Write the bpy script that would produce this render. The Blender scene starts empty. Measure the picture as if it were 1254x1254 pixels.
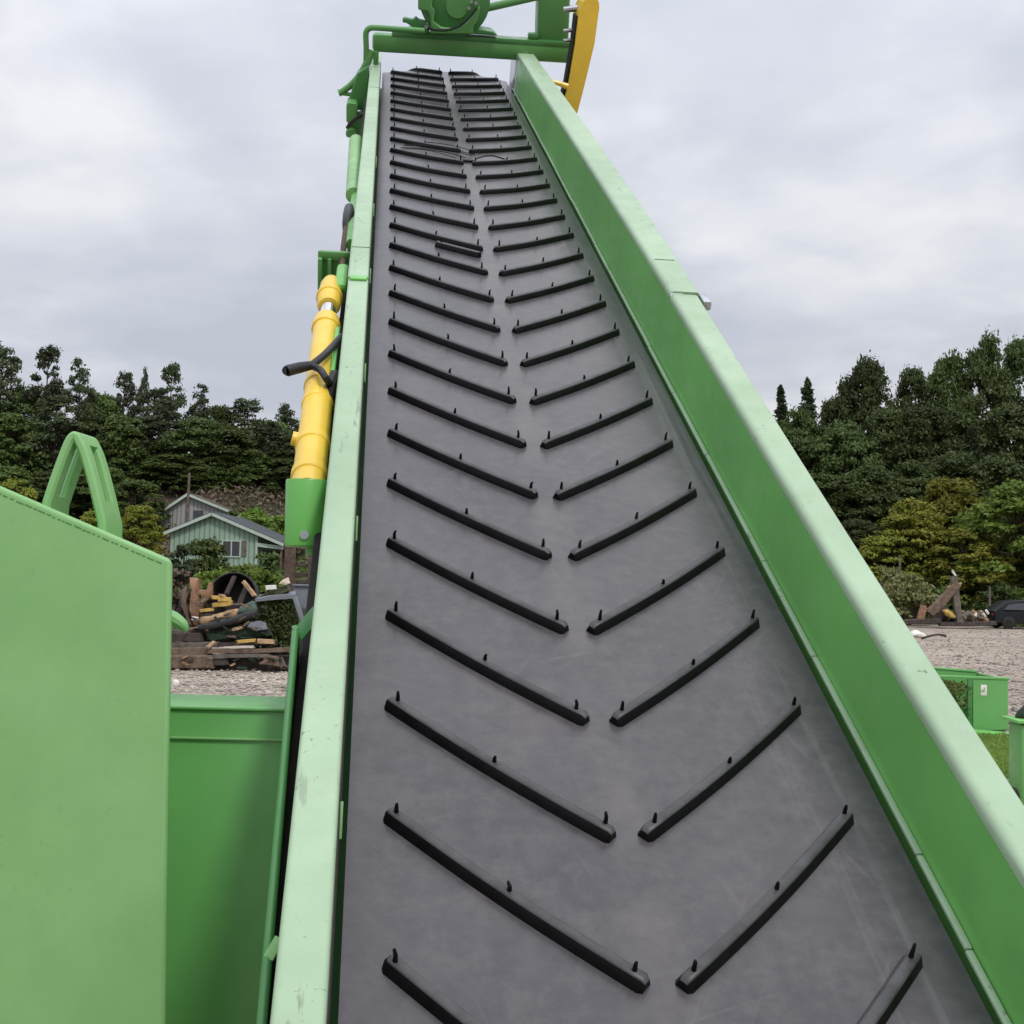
import bpy, bmesh, math, random
import numpy as np
from mathutils import Vector, Matrix, Euler
R = math.radians
S = bpy.context.scene
COL = S.collection
rnd = random.Random(7)

# ------------------------------------------------------------------ camera
FPX, ROLL, PITCH, AZ, TH = 1485.0, .02408, .04912, -.11422, .53719
HB, CB = 1.80946, .56344
CAM = Vector((0, 0, 2.4))
cr, sr, cp, sp = math.cos(ROLL), math.sin(ROLL), math.cos(PITCH), math.sin(PITCH)
r0, u0, FW = Vector((1, 0, 0)), Vector((0, -sp, cp)), Vector((0, cp, sp))
RT, UP = r0*cr+u0*sr, u0*cr-r0*sr
cd = bpy.data.cameras.new('camera')
cd.sensor_width = 36; cd.lens = FPX/1254*36; cd.clip_start = .05; cd.clip_end = 3000
co = bpy.data.objects.new('camera', cd); COL.objects.link(co)
co.matrix_world = Matrix(((RT.x, UP.x, -FW.x, CAM.x), (RT.y, UP.y, -FW.y, CAM.y), (RT.z, UP.z, -FW.z, CAM.z), (0, 0, 0, 1)))
S.camera = co

def ray(px, py):
    return FW+RT*((px-627)/FPX)-UP*((py-627)/FPX)
def at(px, py, Y):
    d = ray(px, py)
    return CAM+d*(Y/d.y)
# conveyor frame: x across the belt, y up the slope, z off the belt
LX = Vector((math.cos(AZ), -math.sin(AZ), 0))
LY = Vector((math.sin(AZ)*math.cos(TH), math.cos(AZ)*math.cos(TH), math.sin(TH)))
LZ = LX.cross(LY)
ORG = CAM-LZ*HB+LX*CB
def loc(px, py, x=None, t=None, z=None):
    d = ray(px, py); o = CAM-ORG
    o = Vector((o.dot(LX), o.dot(LY), o.dot(LZ))); q = Vector((d.dot(LX), d.dot(LY), d.dot(LZ)))
    i, v = (0, x) if x is not None else (1, t) if t is not None else (2, z)
    return o+q*((v-o[i])/q[i])

# ------------------------------------------------------------------ mesh helpers
class MB:
    def __init__(s): s.v = []; s.f = []
    def add(s, vs, fs):
        b = len(s.v); s.v += [Vector(v) for v in vs]; s.f += [tuple(i+b for i in f) for f in fs]; return s
    def box(s, c, size, rot=None, bev=0, seg=2):
        bm = bmesh.new(); bmesh.ops.create_cube(bm, size=1)
        for v in bm.verts: v.co = Vector((v.co.x*size[0], v.co.y*size[1], v.co.z*size[2]))
        if bev: bmesh.ops.bevel(bm, geom=bm.edges[:], offset=bev, segments=seg, affect='EDGES', profile=.5)
        M = rot if rot is not None else Matrix.Identity(3)
        bm.verts.index_update()
        s.add([M @ v.co+Vector(c) for v in bm.verts], [[v.index for v in f.verts] for f in bm.faces]); bm.free(); return s
    def bar(s, a, b, w, h, bev=0, up=Vector((0, 0, 1))):
        a, b = Vector(a), Vector(b); d = (b-a); L = d.length; d.normalize()
        x = d.cross(up); x = x.normalized() if x.length > 1e-4 else Vector((1, 0, 0))
        z = x.cross(d)
        M = Matrix((x, d, z)).transposed()
        return s.box((a+b)/2, (w, L, h), M, bev)
    def tube(s, pts, rad, seg=12, caps=True, smooth=0):
        pts = [Vector(p) for p in pts]
        rad = list(rad) if hasattr(rad, '__len__') else [rad]*len(pts)
        if smooth:
            P, Q = [], []
            n = len(pts)
            for i in range(n-1):
                p0, p1, p2, p3 = pts[max(i-1, 0)], pts[i], pts[i+1], pts[min(i+2, n-1)]
                for k in range(smooth):
                    t = k/smooth
                    P.append(.5*((2*p1)+(p2-p0)*t+(2*p0-5*p1+4*p2-p3)*t*t+(3*p1-p0-3*p2+p3)*t**3)); Q.append(rad[i]*(1-t)+rad[i+1]*t)
            pts, rad = P+[pts[-1]], Q+[rad[-1]]
        n = len(pts); ref = None; vs = []; fs = []
        for i, p in enumerate(pts):
            d = (pts[min(i+1, n-1)]-pts[max(i-1, 0)])
            d = d.normalized() if d.length > 1e-9 else Vector((0, 0, 1))
            if ref is None: ref = d.orthogonal().normalized()
            ref = (ref-d*ref.dot(d)).normalized(); b = d.cross(ref)
            for k in range(seg):
                a = 2*math.pi*k/seg
                vs.append(p+(ref*math.cos(a)+b*math.sin(a))*rad[i])
        for i in range(n-1):
            for k in range(seg):
                k2 = (k+1) % seg
                fs.append((i*seg+k, i*seg+k2, (i+1)*seg+k2, (i+1)*seg+k))
        if caps: fs += [tuple(reversed(range(seg))), tuple((n-1)*seg+k for k in range(seg))]
        return s.add(vs, fs)
    def loft(s, rings, closed=True, caps=True):
        n = len(rings[0]); vs = [p for r in rings for p in r]; fs = []
        m = n if closed else n-1
        for i in range(len(rings)-1):
            for k in range(m):
                k2 = (k+1) % n
                fs.append((i*n+k, i*n+k2, (i+1)*n+k2, (i+1)*n+k))
        if caps and closed: fs += [tuple(reversed(range(n))), tuple((len(rings)-1)*n+k for k in range(n))]
        return s.add(vs, fs)
    def build(s, name, mat, parent=None, origin=None, ang=35, recalc=True):
        o = Vector(origin) if origin is not None else Vector((0, 0, 0))
        me = bpy.data.meshes.new(name)
        me.from_pydata([v-o for v in s.v], [], s.f); me.update()
        if recalc:
            bm = bmesh.new(); bm.from_mesh(me); bmesh.ops.recalc_face_normals(bm, faces=bm.faces[:]); bm.to_mesh(me); bm.free()
        if ang:
            me.polygons.foreach_set('use_smooth', [True]*len(me.polygons)); me.set_sharp_from_angle(angle=R(ang))
        me.materials.append(mat)
        ob = bpy.data.objects.new(name, me); COL.objects.link(ob); ob.location = o
        if parent: ob.parent = parent
        return ob
    def base(s):
        xs = [v.x for v in s.v]; ys = [v.y for v in s.v]; zs = [v.z for v in s.v]
        return Vector(((min(xs)+max(xs))/2, (min(ys)+max(ys))/2, min(zs)))

def tag(o, label=None, cat=None, group=None, kind=None):
    if label: o['label'] = label
    if cat: o['category'] = cat
    if group: o['group'] = group
    if kind: o['kind'] = kind
    return o
def empty(name, l, rz=0, label=None, cat=None, group=None):
    o = bpy.data.objects.new(name, None); COL.objects.link(o); o.empty_display_size = .2
    o.location = l; o.rotation_euler = (0, 0, rz)
    return tag(o, label, cat, group)
def solo(mb, name, mat, label, cat, group=None, ang=35):
    return tag(mb.build(name, mat, None, mb.base(), ang), label, cat, group)
def copy_tree(o, parent=None):
    c = o.copy(); COL.objects.link(c)
    if parent: c.parent = parent
    for ch in list(o.children): copy_tree(ch, c)
    return c

# ------------------------------------------------------------------ materials
class NT:
    def __init__(s, name):
        s.m = bpy.data.materials.new(name); s.m.use_nodes = True; s.t = s.m.node_tree; s.b = s.t.nodes['Principled BSDF']; s.out = s.t.nodes['Material Output']
    def n(s, typ, **kw):
        nd = s.t.nodes.new(typ)
        for k, v in kw.items():
            if k.startswith('i_'):
                key = k[2:]; key = int(key) if key.isdigit() else key.replace('_', ' ')
                nd.inputs[key].default_value = v
            else: setattr(nd, k, v)
        return nd
    def l(s, a, b): s.t.links.new(a, b)
    def coord(s, scale=(1, 1, 1), kind='Object'):
        tc = s.n('ShaderNodeTexCoord'); mp = s.n('ShaderNodeMapping'); mp.inputs['Scale'].default_value = scale
        s.l(tc.outputs[kind], mp.inputs['Vector']); return mp.outputs['Vector']
    def noise(s, vec, scale, detail=4, rough=.55, lo=.35, hi=.65):
        nz = s.n('ShaderNodeTexNoise'); nz.inputs['Scale'].default_value = scale; nz.inputs['Detail'].default_value = detail; nz.inputs['Roughness'].default_value = rough
        s.l(vec, nz.inputs['Vector'])
        mr = s.n('ShaderNodeMapRange'); mr.inputs['From Min'].default_value = lo; mr.inputs['From Max'].default_value = hi
        s.l(nz.outputs['Fac'], mr.inputs['Value']); return mr.outputs['Result']
    def mix(s, fac, a, b, mode='MIX'):
        m = s.n('ShaderNodeMix', data_type='RGBA', blend_type=mode)
        if isinstance(fac, (int, float)): m.inputs[0].default_value = fac
        else: s.l(fac, m.inputs[0])
        for i, c in ((6, a), (7, b)):
            if isinstance(c, tuple): m.inputs[i].default_value = (*c, 1)
            else: s.l(c, m.inputs[i])
        return m.outputs[2]
    def mul(s, a, b):
        m = s.n('ShaderNodeMath', operation='MULTIPLY')
        for i, c in ((0, a), (1, b)):
            if isinstance(c, (int, float)): m.inputs[i].default_value = c
            else: s.l(c, m.inputs[i])
        return m.outputs[0]
    def bump(s, h, dist, strength=1):
        b = s.n('ShaderNodeBump'); b.inputs['Distance'].default_value = dist; b.inputs['Strength'].default_value = strength
        s.l(h, b.inputs['Height']); s.l(b.outputs[0], s.b.inputs['Normal'])
    def color(s, c):
        if isinstance(c, tuple): s.b.inputs['Base Color'].default_value = (*c, 1)
        else: s.l(c, s.b.inputs['Base Color'])
    def set(s, **kw):
        for k, v in kw.items(): s.b.inputs[k.replace('_', ' ')].default_value = v
        return s

def sc(c, k): return tuple(min(1, x*k) for x in c)
def simple(name, c, rough=.5, metal=0, spec=.5, var=.18, scale=6, bump=0, c2=None):
    t = NT(name); v = t.coord()
    n1 = t.noise(v, scale, 5, .6)
    t.color(t.mix(n1, sc(c, 1-var), c2 if c2 else sc(c, 1+var)))
    t.set(Roughness=rough, Metallic=metal); t.b.inputs['Specular IOR Level'].default_value = spec
    if bump: t.bump(t.noise(v, scale*4, 5, .6, .2, .8), bump)
    return t.m
def paint(name, c, rough=.38, speck=.0, dirt=.25, dirtcol=(.09, .10, .07), fade=None, spec=.5, wave=.002):
    t = NT(name); v = t.coord()
    big = t.noise(v, 1.3, 4, .5); mid = t.noise(v, 9, 6, .65)
    col = t.mix(t.mul(big, 1.0), sc(c, .9), fade if fade else sc(c, 1.12))
    col = t.mix(t.mul(mid, .25), col, sc(c, .8))
    dm = t.noise(v, 3.2, 8, .75, .56, .78); col = t.mix(t.mul(dm, dirt), col, dirtcol)
    if speck:
        sp_ = t.noise(v, 45, 3, .6, .63, .70); patch = t.noise(v, 3.0, 3, .6,   .46, .62)
        col = t.mix(t.mul(t.mul(sp_, patch), speck), col, (.06, .075, .05))
        st = t.noise(t.coord((26, 5, 26)), 1, 4, .7, .62, .70); p2 = t.noise(v, 1.7, 2, .5, .5, .62)
        col = t.mix(t.mul(t.mul(st, p2), speck*.9), col, (.10, .11, .085))
    t.color(col)
    rr = t.n('ShaderNodeMapRange'); rr.inputs['To Min'].default_value = rough-.06; rr.inputs['To Max'].default_value = rough+.12
    t.l(mid, rr.inputs['Value']); t.l(rr.outputs[0], t.b.inputs['Roughness'])
    t.b.inputs['Specular IOR Level'].default_value = spec
    if wave: t.bump(t.noise(v, 2.2, 2, .4, .2, .8), wave*4, .5)
    return t.m
GREEN = (.16, .475, .108)
M = {}
M['paint'] = paint('green_paint', GREEN, .36)
M['paint_light'] = paint('light_green_paint', (.195, .44, .148), .4, dirt=.08, fade=(.25, .49, .195), speck=.1)
M['paint_faded'] = paint('faded_green_paint', (.33, .47, .30), .42, speck=.7, dirt=.16, fade=(.38, .52, .35))
M['paint_dark'] = paint('dark_green_paint', (.06, .21, .06), .34, dirt=.4)
M['paint_panel'] = paint('panel_green_paint', (.135, .385, .11), .36, dirt=.12)
M['paint_shaded'] = paint('shaded_green_paint', (.10, .285, .085), .34, dirt=.25)  # green darkened to carry the shade of the backlit head frame's underside
M['yellow'] = paint('yellow_paint', (.82, .55, .055), .33, dirt=.18, dirtcol=(.2, .12, .03))
M['black_rubber'] = simple('black_rubber', (.016, .016, .018), .5, var=.3, spec=.4)
M['brown_rubber'] = simple('dirty_skirt_rubber', (.035, .028, .024), .75, var=.5, scale=14)
M['shaded_steel'] = simple('shaded_dark_steel', (.018, .014, .012), .9, var=.5)  # steel blackened so its colour holds the shade of the rail gap
M['chrome'] = simple('chrome', (.8, .8, .82), .12, metal=1, var=.03)
M['steel'] = simple('bare_steel', (.45, .47, .5), .3, metal=.9, var=.1)
M['rust'] = simple('rusty_steel', (.075, .048, .034), .85, var=.4, scale=9, bump=.004)
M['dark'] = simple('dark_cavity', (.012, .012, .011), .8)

def belt_mat():
    t = NT('conveyor_rubber'); v = t.coord()
    big = t.noise(v, 1.6, 5, .6); fine = t.noise(v, 22, 6, .7)
    col = t.mix(big, (.043, .040, .046), (.070, .0635, .070))
    col = t.mix(t.mul(fine, .35), col, (.112, .107, .11))
    # dust that gathers towards the middle gap and in patches
    sx = t.n('ShaderNodeSeparateXYZ'); tc = t.n('ShaderNodeTexCoord'); t.l(tc.outputs['Object'], sx.inputs[0])
    ab = t.n('ShaderNodeMath', operation='ABSOLUTE'); t.l(sx.outputs[0], ab.inputs[0])
    mr = t.n('ShaderNodeMapRange'); mr.inputs['From Min'].default_value = .02; mr.inputs['From Max'].default_value = .09; mr.inputs['To Min'].default_value = 1; mr.inputs['To Max'].default_value = 0
    t.l(ab.outputs[0], mr.inputs['Value'])
    pn = t.noise(v, 2.3, 5, .6, .4, .7)
    col = t.mix(t.mul(t.mul(mr.outputs[0], pn), .4), col, (.17, .155, .145))
    dp = t.noise(v, 2.9, 6, .65, .58, .74); col = t.mix(t.mul(dp, .16), col, (.17, .145, .125))
    mo = t.noise(v, 5.5, 7, .7, .5, .72); col = t.mix(t.mul(mo, .35), col, (.115, .108, .108))
    dk = t.noise(v, 7.5, 6, .7, .58, .7); col = t.mix(t.mul(dk, .35), col, (.035, .034, .038))
    st = t.noise(t.coord((16, .35, 1)), 1, 4, .6, .54, .68)
    er = t.n('ShaderNodeMapRange'); er.inputs['From Min'].default_value = .3; er.inputs['From Max'].default_value = .58
    t.l(sx.outputs[0], er.inputs['Value'])
    col = t.mix(t.mul(t.mul(st, er.outputs[0]), .45), col, (.19, .185, .19))
    sd = t.noise(t.coord((30, .5, 1)), 1, 3, .6, .6, .68); col = t.mix(t.mul(sd, .25), col, (.06, .058, .062))
    for rot, sx_, lo_ in ((.5, 38, .0), (-.35, 30, .4), (1.25, 44, .8)):
        tc2 = t.n('ShaderNodeTexCoord'); mp = t.n('ShaderNodeMapping'); mp.inputs['Rotation'].default_value = (0, 0, rot); mp.inputs['Location'].default_value = (lo_, lo_, 0)
        t.l(tc2.outputs['Object'], mp.inputs['Vector']); m2 = t.n('ShaderNodeMapping'); m2.inputs['Scale'].default_value = (sx_, 1.6, 1); t.l(mp.outputs[0], m2.inputs['Vector'])
        scr = t.noise(m2.outputs[0], 1, 2, .5, .645, .70); msk = t.noise(mp.outputs[0], 2.4, 3, .6, .5, .62)
        col = t.mix(t.mul(t.mul(scr, msk), .2), col, (.17, .155, .145))
    t.color(col); t.set(Roughness=.30); t.b.inputs['Specular IOR Level'].default_value = .42
    t.bump(big, .002, .4)
    return t.m
M['belt'] = belt_mat()
M['worn_lit'] = simple('worn_lit_cleat_rubber', (.05, .048, .051), .42, var=.3, scale=18, spec=.42)
M['cleat'] = simple('shaded_cleat_rubber', (.0045, .0045, .005), .5, var=.35, scale=20, spec=.18)  # near-black: shade of the downward-facing cleat fronts put into the colour

# ------------------------------------------------------------------ world and light
def world():
    w = bpy.data.worlds.new('World'); S.world = w; w.use_nodes = True; t = w.node_tree
    for n in list(t.nodes): t.nodes.remove(n)
    N = t.nodes.new; L = t.links.new
    out = N('ShaderNodeOutputWorld'); sky = N('ShaderNodeTexSky'); sky.sky_type = 'NISHITA'; sky.sun_disc = False
    sky.sun_elevation = SUN_EL; sky.sun_rotation = SUN_ROT
    b1 = N('ShaderNodeBackground'); b1.inputs[1].default_value = .1; L(sky.outputs[0], b1.inputs[0])
    tc = N('ShaderNodeTexCoord'); sx = N('ShaderNodeSeparateXYZ'); L(tc.outputs['Generated'], sx.inputs[0])
    zz = N('ShaderNodeMath'); zz.operation = 'MAXIMUM'; L(sx.outputs[2], zz.inputs[0]); zz.inputs[1].default_value = 0
    za = N('ShaderNodeMath'); za.operation = 'ADD'; L(zz.outputs[0], za.inputs[0]); za.inputs[1].default_value = .22
    dx = N('ShaderNodeMath'); dx.operation = 'DIVIDE'; L(sx.outputs[0], dx.inputs[0]); L(za.outputs[0], dx.inputs[1])
    dy = N('ShaderNodeMath'); dy.operation = 'DIVIDE'; L(sx.outputs[1], dy.inputs[0]); L(za.outputs[0], dy.inputs[1])
    cx = N('ShaderNodeCombineXYZ'); L(dx.outputs[0], cx.inputs[0]); L(dy.outputs[0], cx.inputs[1]); cx.inputs[2].default_value = 9.1
    def nz(scale, det, dist=0, ro=.5):
        n = N('ShaderNodeTexNoise'); n.inputs['Scale'].default_value = scale; n.inputs['Detail'].default_value = det; n.inputs['Roughness'].default_value = ro; n.inputs['Distortion'].default_value = dist
        L(cx.outputs[0], n.inputs['Vector']); return n.outputs['Fac']
    a = nz(1.5, 7, .35, .48); b = nz(4.2, 6, .3, .5)
    m = N('ShaderNodeMix'); m.data_type = 'FLOAT'; m.inputs[0].default_value = .3; L(a, m.inputs[2]); L(b, m.inputs[3])
    rp = N('ShaderNodeValToRGB'); e = rp.color_ramp.elements
    e[0].position = .38; e[0].color = (.68, .715, .81, 1); e[1].position = .62; e[1].color = (1.03, 1.035, 1.07, 1)
    x = e.new(.5); x.color = (.80, .832, .92, 1)
    L(m.outputs[0], rp.inputs[0])
    # overcast luminance rises from the horizon to the zenith
    g = N('ShaderNodeMath'); g.operation = 'MULTIPLY_ADD'; L(zz.outputs[0], g.inputs[0]); g.inputs[1].default_value = 1.15; g.inputs[2].default_value = .12
    g2 = N('ShaderNodeMath'); g2.operation = 'MULTIPLY_ADD'; L(zz.outputs[0], g2.inputs[0]); L(g.outputs[0], g2.inputs[1]); g2.inputs[2].default_value = .74; g = g2
    b2 = N('ShaderNodeBackground'); L(rp.outputs[0], b2.inputs[0]); L(g.outputs[0], b2.inputs[1])
    ms = N('ShaderNodeMixShader'); ms.inputs[0].default_value = .93
    L(b1.outputs[0], ms.inputs[1]); L(b2.outputs[0], ms.inputs[2]); L(ms.outputs[0], out.inputs[0])
SUN_EL, SUN_AZ = R(47), R(150)          # azimuth from +Y towards +X: behind the camera, to the right
SUN_ROT = SUN_AZ
SKY_0, SKY_G = .80, .9
world()
sd = bpy.data.lights.new('sun', 'SUN'); sd.energy = 1.5; sd.angle = R(10); sd.color = (1, .96, .9)
so = bpy.data.objects.new('sun', sd); COL.objects.link(so)
sdir = Vector((math.sin(SUN_AZ)*math.cos(SUN_EL), math.cos(SUN_AZ)*math.cos(SUN_EL), math.sin(SUN_EL)))
so.rotation_euler = (-sdir).to_track_quat('-Z', 'Y').to_euler(); so.location = (10, -10, 30)
S.view_settings.view_transform = 'Standard'; S.view_settings.look = 'None'; S.view_settings.exposure = 0; S.view_settings.gamma = 1

# ================================================================== CONVEYOR
CV = empty('conveyor', ORG, label='green steel conveyor with a chevron cleated black belt rising steeply away', cat='conveyor')
CV.rotation_mode = 'QUATERNION'
CV.rotation_quaternion = Matrix((LX, LY, LZ)).transposed().to_quaternion()
T0, T1, PR = -1.1, 12.36, .19
def smooth(a, b, x):
    x = max(0, min(1, (x-a)/(b-a))); return x*x*(3-2*x)
def crown(x, t): return .05*smooth(4.4, 7.6, t)*(1-(x/.6)**2)
def surf(x, s, h=0):
    if s <= T1: return Vector((x, s, crown(x, s)+h))
    a = (s-T1)/PR; rr = PR+h+crown(x, T1)*max(0, 1-a/1.6)
    return Vector((x, T1+rr*math.sin(a), -PR+rr*math.cos(a)))
mb = MB(); nx = 14
ss = [T0+(T1-T0)*i/110 for i in range(111)]+[T1+PR*math.pi*i/14 for i in range(1, 15)]
rows = [[surf(-.598+1.204*k/nx, s) for k in range(nx+1)] for s in ss]
for i in range(1, 60): rows.append([Vector((-.598+1.204*k/nx, T1+(T0-T1)*i/60, -2*PR)) for k in range(nx+1)])
for i in range(0, 14):
    a = math.pi+math.pi*i/14
    rows.append([Vector((-.598+1.204*k/nx, T0+PR*math.sin(a), -PR+PR*math.cos(a))) for k in range(nx+1)])
rows.append(rows[0])
mb.loft(rows, closed=False, caps=False)
belt = mb.build('belt', M['belt'], CV, ang=60, recalc=False)
sm = belt.modifiers.new('thick', 'SOLIDIFY'); sm.thickness = .012; sm.offset = -1
es = belt.modifiers.new('split', 'EDGE_SPLIT'); es.split_angle = R(50); es.use_edge_sharp = False
def cleat(side, s0, rs, short=None):
    mb = MB(); n = 13; rings = []; curv = .028+.11*smooth(4.5, 8.5, s0)
    x0, x1, v = .512, .033, .462
    if short: x0, x1 = short
    tot = .479
    def path(q):
        x = x0+(x1-x0)*q; u = (.512-x)/tot
        return x, s0-v*(u+curv*math.sin(math.pi*u))
    jit = rs.uniform(-.003, .003)
    qs = [0, .012]+[i/(n-1) for i in range(1, n-1)]+[.985, 1]
    for q in qs:
        x, s = path(q); xa, sa = path(min(q+.02, 1)); xb, sb = path(max(q-.02, 0))
        d = Vector((xa-xb, sa-sb)).normalized(); p = Vector((-d.y, d.x))
        if p.y > 0: p = -p          # p points down the slope (front)
        en = .72 if q in (0, 1) else 1
        prof = [(.0205*en, 0), (.0195*en, .004), (.0125*en, .0255*en), (.0085*en, .0285*en), (-.006*en, .0285*en), (-.0105*en, .026*en), (-.018*en, .004), (-.021*en, 0)]
        sq = -.004 if q == 0 else .004 if q == 1 else 0
        rings.append([surf(side*(x+p.x*o), s+p.y*o+jit, h) for o, h in prof])
    if side < 0: rings = [list(reversed(r)) for r in rings]
    mb.loft(rings); nf = len(mb.f)
    for q in ((.04, .5, .955) if not short else (.1,)):
        x, s = path(q); s += .004+rs.uniform(-.003, .003); lean = rs.uniform(-.006, .006); x += rs.uniform(-.006, .006)
        hh = rs.uniform(.018, .026)*(.7 if q == .5 else 1.1)
        mb.tube([surf(side*x, s+jit, .026), surf(side*x, s+jit, .030+hh*.6), surf(side*(x+lean*.6), s+lean+jit, .030+hh), surf(side*(x+lean*.6), s+lean+jit, .0315+hh)], [.0056, .0043, .0032, .0018], 8)
    o = mb.build('cleat', M['cleat'], belt, ang=40)
    o.data.materials.append(M['worn_lit'])          # dusty, lighter top and back; the front's shade is in its black colour
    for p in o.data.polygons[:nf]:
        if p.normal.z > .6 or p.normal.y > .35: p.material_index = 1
    return o
rs = random.Random(3)
for n in range(-3, 30):
    for side in (-1, 1):
        if n == 29 and side == 1: continue
        cleat(side, 1.60035+.39564*n, rs)
cleat(-1, 6.62, rs, (.27, .05))
# strands of torn rubber across one cleat
mb = MB()
for k in range(5):
    a = rs.uniform(-.5, -.38); pts = []
    for i in range(6):
        q = i/5; pts.append(surf(a+q*(.42+.02*k), 8.72+.05*k-.32*q-.06*math.sin(q*3)*(k % 2), .012+.02*math.sin(q*math.pi)))
    mb.tube(pts, .0026, 6, smooth=3)
pts = [surf(.06+.3*q/5, 8.38+.17*q/5, .02+.02*math.sin(q)) for q in range(6)]; mb.tube(pts, .005, 6)
mb.box((0.01, 8.35, .06), (.09, .035, .012), None, .003)
mb.build('torn_strand', M['cleat'], belt)

# ---- side rails: profiles run along the slope
def rail(name, prof, t0, t1, mat, parent=CV, n=12):
    """prof(t) gives a closed outline of (x, z)"""
    mb = MB(); mb.loft([[Vector((x, t, z)) for x, z in prof(t)] for t in [t0+(t1-t0)*i/n for i in range(n+1)]])
    return mb.build(name, mat, parent, ang=50)
def arc(cx, cz, r, a0, a1, n=4): return [(cx+r*math.cos(R(a0+(a1-a0)*i/n)), cz+r*math.sin(R(a0+(a1-a0)*i/n))) for i in range(n+1)]
def lerp(a, b, t): return a+(b-a)*t
JT = 4.97; JL = loc(433, 340, z=.132).y; TE = loc(457, 62, z=.135).y
def left_prof(dz, dw):
    def f(t):
        o, i, z = -.706-dw, -.615, .132+dz
        # inverted U cap: outside skirt, top, inside skirt
        return [(o, z-.10)]+arc(o+.012, z-.012, .012, 180, 90)+arc(i-.012, z-.012, .012, 90, 0)+[(i, z-.035), (i-.006, z-.035), (i-.006, z-.007), (o+.006, z-.007), (o+.006, z-.10)]
    return f
lr = rail('side_rail', left_prof(0, 0), -1.25, JL-.004, M['paint_faded'])
rail('cover_strip', left_prof(.007, .003), JL, TE, M['paint_faded'], lr)
mb = MB(); mb.box((-.66, JL-.02, .138), (.078, .05, .012), None, .005); mb.build('joint_strap', M['paint'], lr)
for t in (5.85, 10.6):
    mb = MB(); mb.box((-.66, t, .1325+.0072), (.086, .004, .002))
    mb.build('seam', M['brown_rubber'], lr)
# wall below the left cap, with its dark rubber skirt
mb = MB(); mb.box((-.636, 5.6, -.03), (.03, 13.7, .29), None, .004); mb.build('side_wall', M['paint'], CV)
mb = MB(); mb.box((-.6165, 5.5, .058), (.008, 13.4, .112), None, .002); mb.build('skirt_rubber', M['brown_rubber'], CV)
for t in [1.9+1.24*i for i in range(6)]:
    mb = MB(); mb.bar((-.6105, t, .03), (-.6095, t+.045, .09), .006, .022, .002); mb.build('skirt_clip', M['paint_light'], CV)

def rx(t): return (.64, lerp(.727, .79, smooth(1.5, 8.5, t)), lerp(.272, .322, smooth(1.2, 6.0, t)))
def right_wall(t):
    i, o, z = rx(t)
    return [(i, -.08), (i, .0)]+[(i, z-.02)]+[(i+.006, z-.02), (i+.006, -.08)]
def right_cap(dz, dw):
    def f(t):
        i, o, z = rx(t); z += dz; o += dw; i -= .001+dw*.5
        return [(i, z-.03)]+arc(i+.022, z-.022, .022, 180, 90, 6)+arc(o-.01, z-.01, .01, 90, 0)+[(o, z-.09), (o-.006, z-.09), (o-.006, z-.008), (i+.005, z-.008), (i+.005, z-.03)]
    return f
rr_ = rail('side_rail', right_cap(0, 0), -1.25, JT-.17, M['paint_faded'])
rail('cover_strip', right_cap(.009, .006), JT-.166, 11.86, M['paint_faded'], rr_)
mb = MB(); i, o, z = rx(JT); mb.box((o+.022, JT-.2, z-.022), (.035, .11, .04), None, .008); mb.build('latch', M['steel'], rr_)
for t in (5.25,):
    mb = MB(); i, o, z = rx(t); mb.box(((i+o)/2, t, z+(.009 if t > JT else 0)+.0005), (o-i-.03, .004, .002))
    mb.build('seam', M['brown_rubber'], rr_)
mb = MB()
mb.loft([[Vector((x, t, z)) for x, z in right_wall(t)] for t in [-1.25+13.1*i/24 for i in range(25)]])
mb.build('side_wall', M['paint'], CV, ang=50)
# light steel strip that seals the belt edge on the right, with weld notches
mb = MB()
t = -1.2
while t < 11.8:
    L_ = rs.uniform(.25, .8); j = rs.uniform(-.0015, .0015)
    mb.box((.630+j, t+L_/2, .004+j*.6), (.016, L_-.003, .010), None, .003); t += L_
mb.build('edge_strip', M['paint_faded'], CV)
# polished end plate of the right wall near the head
mb = MB(); mb.box((.637, 12.12, .1), (.008, .5, .42), None, .003); mb.build('end_plate', M['steel'], CV)
# bed, lower chords and cross members
mb = MB(); mb.box((0, 5.6, -.12), (1.24, 13.1, .02), None, .003); mb.build('bed_plate', M['paint_dark'], CV)
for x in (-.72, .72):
    mb = MB(); mb.box((x, 5.2, -.16), (.05, 12.4, .16), None, .008); mb.build('lower_chord', M['shaded_steel'], CV)
for t in (0.2, 2.4, 4.6, 6.8, 9, 11.2):
    mb = MB(); mb.box((0, t, -.28), (1.4, .08, .06), None, .006); mb.build('cross_member', M['rust'], CV)
for t, s in ((T1, 1), (T0, 1)):
    mb = MB(); mb.tube([(-.68, t, -PR), (-.6, t, -PR), (-.599, t, -PR), (.6, t, -PR), (.601, t, -PR), (.7, t, -PR)], [.035, .035, PR-.014, PR-.014, .035, .035], 28); mb.build('pulley', M['steel'], CV)
Rinv = Matrix((LX, LY, LZ))
def wl(p): return Rinv @ (Vector(p)-ORG)      # world to conveyor space
for t, x in ((8.2, -.72), (8.2, .72), (.6, -.72), (.6, .72)):
    top = ORG+LX*x+LY*t-LZ*.25; foot = Vector((top.x, top.y+(.2 if t > 2 else 0), 0))
    mb = MB(); mb.bar(wl(top), wl(foot), .1, .1, .01, up=Vector((0, 1, 0))); mb.box(wl(foot+Vector((0, 0, .02))), (.3, .3, .04), Rinv, .005); mb.build('support_leg', M['paint_dark'], CV)

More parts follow.
